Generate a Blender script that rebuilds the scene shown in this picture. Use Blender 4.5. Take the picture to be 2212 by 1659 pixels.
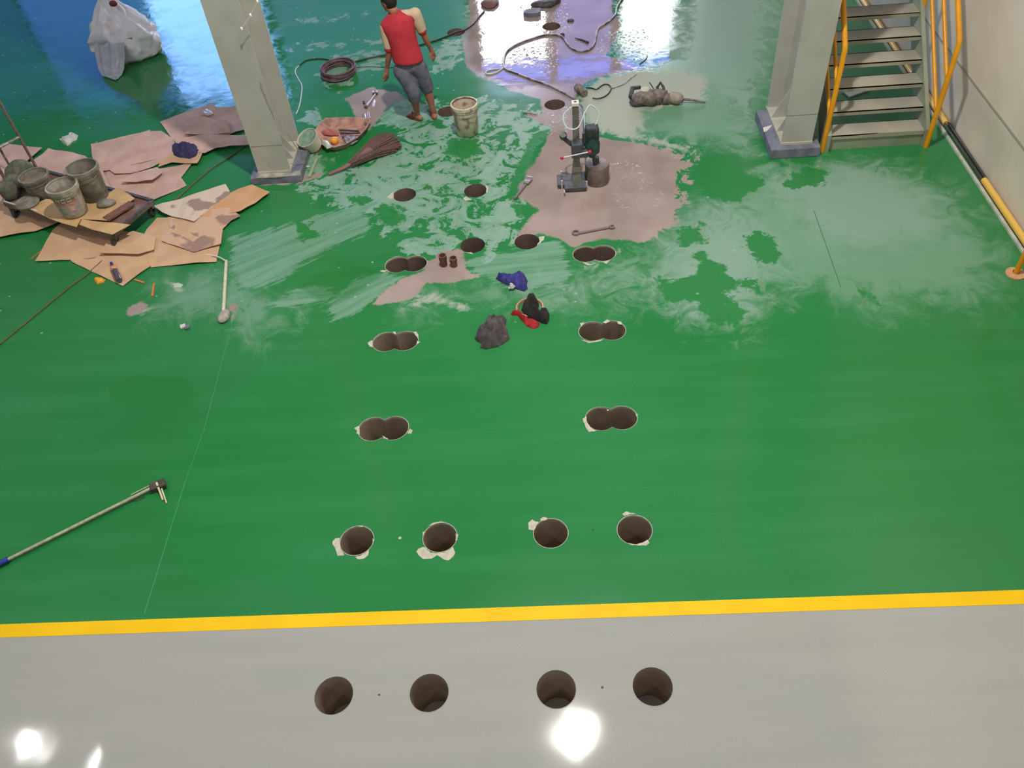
import bpy, bmesh, math, random
import numpy as np
from mathutils import Vector, Matrix, noise
from mathutils.geometry import delaunay_2d_cdt
random.seed(7); PI = math.pi
S = bpy.context.scene
for o in list(bpy.data.objects): bpy.data.objects.remove(o)
COL = S.collection

# ------------------------------------------------------------------ camera
PW, PH, FPX = 2212, 1659, 1813.938
PITCH, ROLL, YAW, CH = 0.819207, -0.105408, -0.078636, 5.208341
cp, sp = math.cos(PITCH), math.sin(PITCH)
FW = Vector((math.sin(YAW)*cp, math.cos(YAW)*cp, -sp))
R0 = Vector((math.cos(YAW), -math.sin(YAW), 0)); U0 = R0.cross(FW)
RT = R0*math.cos(ROLL) + U0*math.sin(ROLL); UP = -R0*math.sin(ROLL) + U0*math.cos(ROLL)
CAM = Vector((0, 0, CH))
cd = bpy.data.cameras.new('camera'); cam = bpy.data.objects.new('camera', cd); COL.objects.link(cam)
cam.matrix_world = Matrix(((RT.x, UP.x, -FW.x, 0), (RT.y, UP.y, -FW.y, 0), (RT.z, UP.z, -FW.z, CH), (0, 0, 0, 1)))
cd.sensor_fit = 'HORIZONTAL'; cd.sensor_width = 36; cd.lens = 36*FPX/PW; cd.clip_end = 200
S.camera = cam
def ray(x, y): return FW + RT*((x-PW/2)/FPX) - UP*((y-PH/2)/FPX)
def at(x, y, z=0.): d = ray(x, y); return CAM + d*((z-CH)/d.z)
def pv(x, y, Y): d = ray(x, y); return CAM + d*(Y/d.y)
def P2(x, y, z=0.): p = at(x, y, z); return (p.x, p.y)

# ------------------------------------------------------------------ world, light, exposure
wd = bpy.data.worlds.new('world'); S.world = wd; wd.use_nodes = True
bg = wd.node_tree.nodes['Background']; bg.inputs[0].default_value = (0.93, 0.97, 1, 1); bg.inputs[1].default_value = 0.26
S.view_settings.view_transform = 'Standard'; S.view_settings.look = 'None'
S.view_settings.exposure = 0.0; S.view_settings.gamma = 1.0; S.view_settings.use_curve_mapping = False
LAMP_E = 640.
def area(name, loc, power, size, col=(1, .97, .92), tgt=None, shape='DISK'):
    l = bpy.data.lights.new(name, 'AREA'); l.energy = power; l.shape = shape; l.size = size; l.color = col
    o = bpy.data.objects.new(name, l); COL.objects.link(o); o.location = loc
    return o
DOOR_BLUE, DOOR_WHITE = 1.0, 1.0

# ------------------------------------------------------------------ materials
def lin(c):
    return tuple(((v/255)/12.92 if v/255 <= .04045 else ((v/255+.055)/1.055)**2.4) for v in c)
class NT:
    def __init__(s, name):
        s.m = bpy.data.materials.new(name); s.m.use_nodes = True; s.t = s.m.node_tree; s.n = s.t.nodes; s.l = s.t.links
        s.b = s.n['Principled BSDF']
    def new(s, t, **k):
        n = s.n.new(t)
        for a, v in k.items(): setattr(n, a, v)
        return n
    def put(s, sock, v):
        if hasattr(v, 'is_output') or hasattr(v, 'links'): s.l.new(v, sock)
        else:
            if isinstance(v, tuple) and len(v) == 3 and sock.type == 'RGBA': v = v+(1,)
            sock.default_value = v
    def math(s, op, a, b=None, c=None, clamp=False):
        n = s.new('ShaderNodeMath', operation=op); n.use_clamp = clamp
        s.put(n.inputs[0], a)
        if b is not None: s.put(n.inputs[1], b)
        if c is not None: s.put(n.inputs[2], c)
        return n.outputs[0]
    def mix(s, f, a, b):
        n = s.new('ShaderNodeMix', data_type='RGBA'); s.put(n.inputs[0], f); s.put(n.inputs[6], a); s.put(n.inputs[7], b); return n.outputs[2]
    def mixf(s, f, a, b):
        n = s.new('ShaderNodeMix', data_type='FLOAT'); s.put(n.inputs[0], f); s.put(n.inputs[2], a); s.put(n.inputs[3], b); return n.outputs[0]
    def ramp(s, v, lo, hi):
        n = s.new('ShaderNodeMapRange', interpolation_type='SMOOTHSTEP'); s.put(n.inputs[0], v); n.inputs[1].default_value = lo; n.inputs[2].default_value = hi; return n.outputs[0]
    def noise(s, scale, detail=3, rough=.5, vec=None, dist=0.):
        n = s.new('ShaderNodeTexNoise'); n.inputs['Scale'].default_value = scale; n.inputs['Detail'].default_value = detail
        n.inputs['Roughness'].default_value = rough; n.inputs['Distortion'].default_value = dist
        s.put(n.inputs['Vector'], vec if vec is not None else s.pos()); return n.outputs['Fac']
    def pos(s):
        if not hasattr(s, '_p'): s._p = s.new('ShaderNodeNewGeometry').outputs['Position']
        return s._p
    def attr(s, name): return s.new('ShaderNodeAttribute', attribute_name=name).outputs['Fac']
def mat(name, c, rough=.6, metal=0., c2=None, scale=8., lo=.35, hi=.65, bump=0., bscale=40., detail=4, spec=.5, trans=0., emis=0., alpha=1.):
    t = NT(name); c = lin(c)
    b = t.b
    if c2 is not None:
        f = t.ramp(t.noise(scale, detail), lo, hi); t.put(b.inputs['Base Color'], t.mix(f, c, lin(c2)))
    else: b.inputs['Base Color'].default_value = c+(1,)
    b.inputs['Roughness'].default_value = rough; b.inputs['Metallic'].default_value = metal
    b.inputs['Specular IOR Level'].default_value = spec
    b.inputs['Transmission Weight'].default_value = trans; b.inputs['Alpha'].default_value = alpha
    if emis: b.inputs['Emission Color'].default_value = c+(1,); b.inputs['Emission Strength'].default_value = emis
    if bump:
        bn = t.new('ShaderNodeBump'); bn.inputs['Strength'].default_value = bump; bn.inputs['Distance'].default_value = .01
        t.put(bn.inputs['Height'], t.noise(bscale, 3)); t.l.new(bn.outputs[0], b.inputs['Normal'])
    return t.m
M = {}
M['steel_paint'] = mat('column_paint', (184, 181, 171), .45, c2=(174, 171, 160), scale=3, bump=.05)
M['plinth'] = mat('plinth_concrete', (96, 100, 112), .7, c2=(122, 122, 134), scale=9, bump=.2)
M['dustsplash'] = mat('dust_splash', (176, 168, 156), .8, c2=(140, 134, 124), scale=14)
M['yellow'] = mat('yellow_enamel', (232, 158, 14), .35, c2=(222, 146, 10), scale=6)
M['yellow_line'] = mat('yellow_line_paint', (240, 192, 16), .6, c2=(234, 186, 12), scale=3, spec=.2)
M['yellow_pipe'] = mat('pale_yellow_enamel', (232, 184, 84), .35)
M['wall'] = mat('wall_plaster', (222, 210, 192), .7, c2=(200, 190, 174), scale=1.3, lo=.4, hi=.75, bump=.1, bscale=9)
M['wallfar'] = mat('far_wall_sheet', (110, 118, 118), .7, c2=(96, 104, 104), scale=1.)
M['tread'] = mat('tread_paint', (150, 146, 130), .5, c2=(172, 164, 146), scale=2.5, bump=.05)
M['stringer'] = mat('stringer_paint', (150, 156, 132), .5, c2=(136, 142, 118), scale=3)
M['black'] = mat('black_plastic', (22, 22, 24), .5)
M['darkrubber'] = mat('dark_rubber', (36, 40, 42), .6, c2=(60, 62, 62), scale=30)
M['hole'] = mat('drilled_concrete', (164, 146, 128), .85, c2=(146, 128, 112), scale=5, bump=.1)
M['holewet'] = mat('wet_drilled_concrete', (124, 102, 94), .6, c2=(108, 88, 82), scale=5, bump=.1)
M['holebase'] = mat('hole_bottom_concrete', (226, 224, 220), .8, c2=(206, 204, 198), scale=12)
M['chip'] = mat('bare_concrete', (196, 190, 172), .85, c2=(178, 170, 152), scale=25, bump=.3)
M['card'] = mat('cardboard', (206, 168, 134), .85, c2=(196, 156, 122), scale=4, bump=.1)
M['card_pink'] = mat('dusty_cardboard', (204, 168, 152), .8, c2=(190, 154, 140), scale=4, bump=.1)
M['card_orange'] = mat('clean_cardboard', (206, 160, 122), .8, c2=(200, 148, 100), scale=5)
M['card_grey'] = mat('muddy_cardboard', (206, 184, 164), .8, c2=(150, 124, 112), scale=4.5, lo=.52, hi=.6)
M['card_mud'] = mat('stained_cardboard', (202, 164, 136), .8, c2=(152, 122, 108), scale=3.4, lo=.5, hi=.58)
M['paper'] = mat('kraft_paper', (200, 164, 116), .85, c2=(188, 150, 106), scale=6, bump=.1)
M['pail_white'] = mat('dirty_white_plastic', (186, 180, 164), .55, c2=(146, 138, 124), scale=13)
M['pail_grey'] = mat('cement_coated_plastic', (144, 138, 124), .8, c2=(108, 102, 90), scale=11, bump=.2)
M['pail_cream'] = mat('cream_plastic', (212, 196, 172), .5, c2=(158, 134, 116), scale=13, lo=.5, hi=.62)
M['cement'] = mat('dried_cement', (112, 112, 96), .9, c2=(88, 90, 76), scale=18, bump=.5)
M['mortar_in'] = mat('mortar_inside', (110, 98, 84), .8, c2=(128, 118, 100), scale=10)
M['labelred'] = mat('red_print', (196, 112, 96), .6, c2=(186, 130, 116), scale=30)
M['labelolive'] = mat('olive_print', (122, 106, 58), .6, c2=(150, 140, 110), scale=60)
M['labelgrey'] = mat('grey_print', (140, 136, 132), .6, c2=(166, 156, 150), scale=20)
M['cartsteel'] = mat('cart_steel', (84, 88, 84), .45, .6, c2=(120, 112, 108), scale=20)
M['rust'] = mat('rusty_steel', (112, 78, 64), .7, .2, c2=(134, 90, 74), scale=20, bump=.2)
M['rod'] = mat('painted_rod', (110, 84, 80), .6, c2=(134, 110, 104), scale=20)
M['whitepaint'] = mat('white_gloss', (216, 212, 200), .4)
M['palewood'] = mat('pale_wood', (212, 206, 176), .6, c2=(196, 186, 150), scale=20)
M['bluegrip'] = mat('blue_grip', (36, 52, 140), .45)
M['bluerag'] = mat('blue_cloth', (64, 62, 138), .9, c2=(50, 48, 112), scale=25)
M['indigo'] = mat('indigo_cloth', (62, 56, 98), .9, c2=(46, 44, 78), scale=30)
M['greyrag'] = mat('dark_grey_cloth', (92, 82, 82), .85, c2=(72, 64, 64), scale=20)
M['blackrag'] = mat('black_cloth', (32, 30, 28), .9, c2=(42, 38, 36), scale=20)
M['redrag'] = mat('red_cloth', (158, 28, 34), .85)
M['pinkplastic'] = mat('salmon_plastic', (196, 142, 112), .5)
M['whitecloth'] = mat('white_scrap', (206, 206, 200), .8, c2=(180, 186, 180), scale=30)
M['plaster'] = mat('plaster_lump', (170, 190, 168), .8)
M['orange'] = mat('orange_plastic', (232, 158, 50), .5)
M['wood'] = mat('wood_splinter', (190, 120, 62), .7)
M['broom'] = mat('broom_fibre', (112, 84, 76), .9, c2=(84, 64, 60), scale=60)
M['broomhandle'] = mat('broom_binding', (142, 96, 84), .75, c2=(112, 88, 76), scale=20)
M['tray'] = mat('tray_inside', (196, 150, 130), .7, c2=(150, 112, 104), scale=9)
M['foil'] = mat('foil', (220, 214, 208), .35, .3)
M['chrome'] = mat('chrome', (206, 196, 204), .5, .4)
M['toolsteel'] = mat('tool_steel', (150, 136, 132), .35, .6)
M['hose'] = mat('grey_hose', (150, 138, 146), .35, c2=(84, 76, 84), scale=9, lo=.45, hi=.55)
M['hosecoil'] = mat('coil_rubber', (120, 86, 96), .5, c2=(84, 68, 70), scale=12)
M['whitecable'] = mat('white_cable', (190, 204, 204), .5)
M['blackcable'] = mat('black_cable', (38, 40, 44), .5)
M['rope'] = mat('brown_rope', (104, 88, 66), .9)
M['greenmotor'] = mat('dark_green_casting', (34, 62, 56), .4, c2=(48, 70, 66), scale=20)
M['castiron'] = mat('grey_casting', (74, 78, 82), .5, .3, c2=(92, 94, 96), scale=20)
M['mast'] = mat('mast_steel', (132, 128, 120), .5, .4, c2=(116, 110, 104), scale=12)
M['barrel'] = mat('core_barrel_steel', (132, 118, 112), .45, .4, c2=(112, 98, 94), scale=10)
M['redknob'] = mat('red_knob', (206, 40, 60), .4)
M['slag'] = mat('muddy_machine', (104, 88, 84), .7, c2=(134, 124, 116), scale=22, bump=.4)
M['slagdark'] = mat('dark_muddy_plastic', (58, 50, 54), .6, c2=(86, 78, 80), scale=20)
M['sack'] = mat('sack_sheet', (244, 240, 252), .3, c2=(212, 192, 204), scale=4, lo=.5, hi=.8, bump=.5, bscale=9)
M['sackred'] = mat('red_wrapper', (134, 40, 56), .6)
M['skin'] = mat('skin', (168, 108, 84), .6, c2=(156, 98, 76), scale=8)
M['hair'] = mat('hair', (30, 22, 24), .6)
M['shirt'] = mat('red_shirt', (190, 48, 62), .85, c2=(180, 42, 56), scale=10)
M['shirtbeige'] = mat('beige_sleeve', (206, 180, 150), .85)
M['shorts'] = mat('grey_denim', (114, 112, 128), .85, c2=(94, 92, 108), scale=12)
M['sandal'] = mat('sandal', (118, 66, 60), .6)
M['shoe'] = mat('muddy_shoe', (150, 112, 112), .6, c2=(120, 92, 92), scale=30)
M['bottle'] = mat('dark_bottle', (84, 74, 84), .2, spec=.6)
M['bottlelabel'] = mat('bottle_label', (206, 108, 62), .5, c2=(216, 160, 140), scale=40)
M['pane_frame'] = mat('window_frame', (60, 66, 72), .5)
M['lampglass'] = mat('lamp_glow', (255, 252, 245), .5, emis=160)
M['tubeglass'] = mat('tube_glow', (255, 252, 245), .5, emis=60)
M['lampbody'] = mat('lamp_housing', (120, 122, 124), .5, .5)
def pane(name, c, e): m = mat(name, c, .3); b = m.node_tree.nodes['Principled BSDF']; b.inputs['Base Color'].default_value = (.05, .05, .05, 1); b.inputs['Emission Color'].default_value = lin(c)+(1,); b.inputs['Emission Strength'].default_value = e; return m

# ------------------------------------------------------------------ mesh tools
class MB:
    def __init__(s): s.v = []; s.f = []
    def add(s, vs, fs):
        k = len(s.v); s.v += [tuple(v) for v in vs]; s.f += [tuple(i+k for i in f) for f in fs]; return s
    def box(s, c, size, m=None, taper=1.):
        hx, hy, hz = (q/2 for q in size); vs = []
        for z in (-hz, hz):
            t = 1. if z < 0 else taper
            for x, y in ((-hx, -hy), (hx, -hy), (hx, hy), (-hx, hy)):
                v = Vector((x*t, y*t, z)); v = (m @ v) if m else v; vs.append(v+Vector(c))
        return s.add(vs, [(3, 2, 1, 0), (4, 5, 6, 7), (0, 1, 5, 4), (1, 2, 6, 5), (2, 3, 7, 6), (3, 0, 4, 7)])
    def beam(s, a, b, w, h, up=(0, 0, 1)):
        a, b = Vector(a), Vector(b); d = (b-a); L = d.length; d.normalize(); u = Vector(up)
        if abs(d.dot(u)) > .98: u = Vector((1, 0, 0))
        x = d.cross(u).normalized(); u = x.cross(d)
        return s.box((a+b)/2, (w, L, h), Matrix((x, d, u)).transposed())
    def tube(s, pts, r, n=8, cap=True, radii=None, flat=1.):
        pts = [Vector(p) for p in pts]; rings = []; ref = None
        for i, p in enumerate(pts):
            d = (pts[min(i+1, len(pts)-1)]-pts[max(i-1, 0)]).normalized()
            if ref is None:
                ref = Vector((0, 0, 1)) if abs(d.z) < .9 else Vector((1, 0, 0))
            x = d.cross(ref).normalized(); y = x.cross(d); ref = y if abs(y.dot(d)) < .9 else ref
            rr = radii[i] if radii else r
            rings.append([p + x*rr*math.cos(2*PI*k/n) + y*rr*flat*math.sin(2*PI*k/n) for k in range(n)])
        return s.loft(rings, cap)
    def loft(s, rings, cap=True, closed=True):
        n = len(rings[0]); vs = [v for r in rings for v in r]; fs = []
        for i in range(len(rings)-1):
            for k in range(n if closed else n-1):
                a = i*n+k; b = i*n+(k+1) % n; fs.append((a, b, b+n, a+n))
        if cap: fs.append(tuple(range(n-1, -1, -1))); fs.append(tuple((len(rings)-1)*n+k for k in range(n)))
        return s.add(vs, fs)
    def lathe(s, prof, c=(0, 0, 0), n=24, m=None, cap=False):
        rings = []
        for r, z in prof:
            ring = []
            for k in range(n):
                v = Vector((r*math.cos(2*PI*k/n), r*math.sin(2*PI*k/n), z)); v = m @ v if m else v; ring.append(v+Vector(c))
            rings.append(ring)
        return s.loft(rings, cap)
    def prism(s, poly, z0, z1):
        n = len(poly); vs = [(p[0], p[1], z0) for p in poly]+[(p[0], p[1], z1) for p in poly]
        return s.add(vs, [tuple(range(n-1, -1, -1)), tuple(range(n, 2*n))]+[(i, (i+1) % n, n+(i+1) % n, n+i) for i in range(n)])
    def ball(s, c, r, n=10, m=None):
        if not hasattr(r, '__len__'): r = (r, r, r)
        vs = []; fs = []; R_ = max(4, n//2+1)
        for i in range(R_+1):
            a = PI*i/R_
            for k in range(n):
                b = 2*PI*k/n; v = Vector((r[0]*math.sin(a)*math.cos(b), r[1]*math.sin(a)*math.sin(b), r[2]*math.cos(a)))
                v = m @ v if m else v; vs.append(v+Vector(c))
        for i in range(R_):
            for k in range(n): fs.append((i*n+k, (i+1)*n+k, (i+1)*n+(k+1) % n, i*n+(k+1) % n))
        return s.add(vs, fs)
    def mesh(s, name, off=Vector((0, 0, 0)), smooth=False):
        me = bpy.data.meshes.new(name); me.from_pydata([tuple(Vector(v)-off) for v in s.v], [], s.f); me.update()
        b = bmesh.new(); b.from_mesh(me); bmesh.ops.remove_doubles(b, verts=b.verts, dist=1e-6)
        bmesh.ops.recalc_face_normals(b, faces=b.faces); b.to_mesh(me); b.free()
        if smooth:
            for p in me.polygons: p.use_smooth = True
        return me
    def build(s, name, m, parent=None, smooth=False, bevel=0.):
        off = parent['_o'] if parent is not None and '_o' in parent else (0, 0, 0)
        o = bpy.data.objects.new(name, s.mesh(name, Vector(off), smooth)); COL.objects.link(o)
        o.data.materials.append(M[m] if isinstance(m, str) else m)
        if parent is not None: o.parent = parent; o['_o'] = off
        if bevel:
            q = o.modifiers.new('bevel', 'BEVEL'); q.width = bevel; q.segments = 2; q.limit_method = 'ANGLE'
        if smooth:
            try: o.data.set_sharp_from_angle(angle=math.radians(50))
            except Exception: pass
        return o
def thing(name, label, cat, loc, group=None):
    o = bpy.data.objects.new(name, None); COL.objects.link(o); o.location = loc; o.empty_display_size = .1
    o['label'] = label; o['category'] = cat; o['_o'] = tuple(loc)
    if group: o['group'] = group
    return o
def single(mb, name, m, label, cat, group=None, **k):
    """a one-mesh thing with its origin at its base"""
    vs = mb.v; cx = sum(v[0] for v in vs)/len(vs); cy = sum(v[1] for v in vs)/len(vs); cz = min(v[2] for v in vs)
    o = mb.build(name, m, None, **k); off = Vector((cx, cy, cz))
    o.data.transform(Matrix.Translation(-off)); o.location = off
    o['label'] = label; o['category'] = cat; o['_o'] = tuple(off)
    if group: o['group'] = group
    return o
def struct(o): o['kind'] = 'structure'; return o
def smooth_path(pts, k=5, closed=False):
    pts = [Vector(p) for p in pts]; out = []; n = len(pts)
    for i in range(n-1):
        p0 = pts[max(i-1, 0)]; p1 = pts[i]; p2 = pts[i+1]; p3 = pts[min(i+2, n-1)]
        for j in range(k):
            t = j/k; out.append(.5*((2*p1)+(p2-p0)*t+(2*p0-5*p1+4*p2-p3)*t*t+(3*p1-p0-3*p2+p3)*t**3))
    out.append(pts[-1]); return out
def fl(pxs, z=0.): return [at(x, y, z) for x, y in pxs]
def cable(name, pxs, r, m, label, cat, k=5):
    return single(MB().tube(smooth_path(fl(pxs, r), k), r, 6), name, m, label, cat, smooth=True)
def inpoly(px, py, poly):
    x, y = px, py; ins = np.zeros(x.shape, bool); n = len(poly)
    for i in range(n):
        x1, y1 = poly[i]; x2, y2 = poly[(i+1) % n]
        c = ((y1 > y) != (y2 > y)); xi = (x2-x1)*(y-y1)/((y2-y1) if y2 != y1 else 1e-9)+x1
        ins ^= (c & (x < xi))
    return ins
def sdf(px, py, poly):
    d = np.full(px.shape, 9.)
    n = len(poly)
    for i in range(n):
        ax, ay = poly[i]; bx, by = poly[(i+1) % n]; dx, dy = bx-ax, by-ay; L = dx*dx+dy*dy+1e-12
        t = np.clip(((px-ax)*dx+(py-ay)*dy)/L, 0, 1); d = np.minimum(d, np.hypot(px-ax-t*dx, py-ay-t*dy))
    return np.where(inpoly(px, py, poly), d, -d)
def fill_poly(poly, step=.05):
    """triangulated interior of a polygon: (verts2d, faces, is_boundary)"""
    ed = []; n = len(poly)
    for i in range(n):
        a = Vector(poly[i]); b = Vector(poly[(i+1) % n]); m = max(1, int((b-a).length/step))
        for j in range(m): ed.append(a+(b-a)*j/m)
    nb = len(ed); xs = [p.x for p in ed]; ys = [p.y for p in ed]
    gx, gy = np.meshgrid(np.arange(min(xs), max(xs), step), np.arange(min(ys), max(ys), step)); gx = gx.ravel()+.31*step; gy = gy.ravel()+.37*step
    k = sdf(gx, gy, [tuple(p) for p in ed]) > step*.45
    pts = ed+[Vector((a, b)) for a, b in zip(gx[k], gy[k])]
    r = delaunay_2d_cdt(pts, [(i, (i+1) % nb) for i in range(nb)], [], 1, 1e-6)
    return r[0], r[2], nb, ed
def nz(p, s=1., o=0.): return noise.noise(Vector((p[0]*s+o, p[1]*s-o*.7, (p[2] if len(p) > 2 else 0)*s+o*1.3)))
def sheet(name, pxs, z, th, m, label, cat, warp=.01, seed=0., group=None, step=.09, parent=None, slope=None):
    poly = [P2(x, y, z) for x, y in pxs]; v, f, nb, ed = fill_poly(poly, step)
    ring = [tuple(p) for p in ed]; bset = {}
    mb = MB(); n = len(v)
    def hz(p): return z + abs(nz((p.x, p.y), 2.2, seed))*warp*1.6 + max(0, nz((p.x, p.y), 7, seed))*warp*.5 + (slope(p) if slope else 0)
    top = [(p.x, p.y, hz(p)+th) for p in v]; bot = [(p.x, p.y, hz(p)) for p in v]
    fs = [tuple(q) for q in f]+[tuple(reversed([i+n for i in q])) for q in f]
    ec = {}
    for q in f:
        for i in range(len(q)):
            a, b = q[i], q[(i+1) % len(q)]
            if (b, a) in ec: ec.pop((b, a))
            else: ec[(a, b)] = 1
    fs += [(b, a, a+n, b+n) for a, b in ec]
    mb.add(top+bot, fs)
    if parent is not None: return mb.build(name, m, parent)
    return single(mb, name, m, label, cat, group)
def cloth(name, pxs, h, m, label, cat, seed=0., parent=None, step=.016, z=0., cs=14., lump=1.):
    poly = [P2(x, y, z) for x, y in pxs]; v, f, nb, ed = fill_poly(poly, step)
    xs = np.array([p.x for p in v]); ys = np.array([p.y for p in v]); d = sdf(xs, ys, poly); dm = max(d.max(), .01)
    mb = MB(); n = len(v); top = []
    for p, dd in zip(v, d):
        t = min(1., max(0., dd)/(dm*.75)); e = math.sqrt(max(0, 1-(1-t)**2))
        r = 1-abs(nz((p.x, p.y), cs, seed))*2.2; r2 = nz((p.x, p.y), cs*.45, seed+3)
        top.append((p.x, p.y, z+.004+h*e*max(.12, .30+.75*r+.45*r2*lump)))
    bot = [(p.x, p.y, z) for p in v]
    ec = {}
    for q in f:
        for i in range(len(q)):
            a, b = q[i], q[(i+1) % len(q)]
            if (b, a) in ec: ec.pop((b, a))
            else: ec[(a, b)] = 1
    mb.add(top+bot, [tuple(q) for q in f]+[tuple(reversed([i+n for i in q])) for q in f]+[(b, a, a+n, b+n) for a, b in ec])
    if parent is not None: return mb.build(name, m, parent, smooth=True)
    return single(mb, name, m, label, cat, smooth=True)
def rotz(a): return Matrix.Rotation(a, 3, 'Z')

# ------------------------------------------------------------------ FLOOR
HR = .125
X1, X2, X3, X4, DS = -1.5243, -.9079, -.0983, .5078, .168
ROW = dict(A=2.2012, B=3.3571, C=4.4229, D=5.4487, E=6.5476)
HOLES = []   # (list of centres, material)
for r in 'AB':
    for x in (X1, X2, X3, X4): HOLES.append(([(x, ROW[r])], r))
for r in 'CDE':
    HOLES.append(([(X1, ROW[r]), (X1+DS, ROW[r])], r)); HOLES.append(([(X4-DS, ROW[r]), (X4, ROW[r])], r))
for c in ((-.7828, 6.7897), (-.2346, 6.7972), (-1.5613, 7.7469), (-.7835, 7.7457), P2(967, 241), (.1337, 9.4729), (-1.1817, 11.6517), (.1576, 11.6253)):
    HOLES.append(([tuple(c)], 'F'))
def hole_outline(cs, n=40):
    if len(cs) == 1:
        return [(cs[0][0]+HR*math.cos(2*PI*k/n), cs[0][1]+HR*math.sin(2*PI*k/n)) for k in range(n)]
    (x1, y), (x2, _) = cs; a = math.acos((x2-x1)/2/HR); out = []
    m = 26
    for k in range(m+1): t = a+(2*PI-2*a)*k/m; out.append((x1+HR*math.cos(t), y+HR*math.sin(t)))
    for k in range(1, m): t = -(PI-a)+2*(PI-a)*k/m; out.append((x2+HR*math.cos(t), y+HR*math.sin(t)))
    return out
gx = np.concatenate([np.arange(-16, -9.2, .4), np.arange(-9.2, 4.6, .04)]); gy = np.concatenate([np.arange(-3, 5.2, .1), np.arange(5.2, 14.2, .04), np.arange(14.2, 20.3, .4)])
NX, NY = len(gx), len(gy)
GX, GY = np.meshgrid(gx, gy); verts = list(zip(GX.ravel().tolist(), GY.ravel().tolist()))
skip = np.zeros((NY-1, NX-1), bool); extra_v = []; extra_f = []
for cs, rr in HOLES:
    x0 = min(c[0] for c in cs)-HR-.03; x1 = max(c[0] for c in cs)+HR+.03; y0 = cs[0][1]-HR-.03; y1 = cs[0][1]+HR+.03
    i0 = np.searchsorted(gx, x0)-1; i1 = np.searchsorted(gx, x1); j0 = np.searchsorted(gy, y0)-1; j1 = np.searchsorted(gy, y1)
    skip[j0:j1, i0:i1] = True
    bd = [(i, j0) for i in range(i0, i1)]+[(i1, j) for j in range(j0, j1)]+[(i, j1) for i in range(i1, i0, -1)]+[(i0, j) for j in range(j1, j0, -1)]
    pts = [Vector((gx[i], gy[j])) for i, j in bd]; nb = len(pts); hl = hole_outline(cs); pts += [Vector(p) for p in hl]; nh = len(hl)
    ed = [(i, (i+1) % nb) for i in range(nb)]+[(nb+i, nb+(i+1) % nh) for i in range(nh)]
    rv, re, rf = delaunay_2d_cdt(pts, ed, [], 1, 1e-7)[:3]
    idx = {}
    for q in rf:
        c = sum((rv[i] for i in q), Vector((0, 0)))/len(q)
        if inpoly(np.array([c.x]), np.array([c.y]), hl)[0]: continue
        ff = []
        for i in q:
            if i not in idx:
                if i < nb: idx[i] = bd[i][1]*NX+bd[i][0]
                else: idx[i] = NX*NY+len(extra_v); extra_v.append((rv[i].x, rv[i].y))
            ff.append(idx[i])
        extra_f.append(tuple(ff))
jj, ii = np.nonzero(~skip); base = jj*NX+ii
faces = [tuple(q) for q in np.stack([base, base+1, base+1+NX, base+NX], 1).tolist()]+extra_f
allv = verts+extra_v
fm = bpy.data.meshes.new('floor'); fm.from_pydata([(x, y, 0.) for x, y in allv], [], faces); fm.update()
b = bmesh.new(); b.from_mesh(fm)
bmesh.ops.delete(b, geom=[v for v in b.verts if not v.link_faces], context='VERTS')
for f_ in b.faces:
    if f_.normal.z < 0: f_.normal_flip()
b.to_mesh(fm); b.free()
nv = len(fm.vertices); co = np.empty(nv*3); fm.vertices.foreach_get('co', co); co = co.reshape(-1, 3); VX, VY = co[:, 0], co[:, 1]
def fld(polys, lim=.3):
    out = np.full(nv, -lim)
    for pl in polys:
        w = [P2(x, y) for x, y in pl]; xs = [p[0] for p in w]; ys = [p[1] for p in w]
        k = (VX > min(xs)-lim) & (VX < max(xs)+lim) & (VY > min(ys)-lim) & (VY < max(ys)+lim)
        if k.any(): out[k] = np.maximum(out[k], sdf(VX[k], VY[k], w))
    return np.clip(out, -lim, lim)
MUD = [[(1008, -40), (1015, 30), (1008, 60), (995, 75), (1002, 110), (1005, 140), (1030, 165), (1080, 180), (1100, 195), (1165, 215), (1170, 245), (1130, 248), (1165, 265), (1192, 278), (1160, 340), (1130, 385), (1110, 425), (1140, 435), (1162, 456), (1140, 475), (1122, 500), (1108, 520), (1165, 505), (1210, 515), (1235, 540), (1260, 525), (1300, 515), (1390, 525), (1440, 500), (1470, 470), (1480, 420), (1475, 380), (1490, 350), (1460, 325), (1400, 308), (1340, 305), (1290, 295), (1262, 270), (1245, 210), (1262, 180), (1300, 165), (1370, 150), (1385, 140), (1310, 120), (1330, 80), (1345, 60), (1325, 30), (1330, -40)],
       [(930, 560), (955, 545), (995, 535), (1000, 560), (1010, 580), (1040, 600), (1010, 605), (960, 615), (920, 610), (900, 640), (860, 655), (800, 660), (830, 625), (870, 600), (915, 585)],
       [(745, 212), (800, 188), (860, 200), (880, 212), (845, 225), (815, 262), (795, 285), (770, 262), (760, 230)],
       [(280, 660), (305, 648), (318, 660), (300, 680), (275, 682)], [(495, 660), (520, 655), (512, 680), (500, 695)],
       [(640, 395), (660, 378), (700, 372), (690, 382), (640, 400)], [(560, 400), (600, 392), (640, 392), (620, 400)],
       [(946, 548), (1000, 540), (1004, 572), (960, 590)]]
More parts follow.
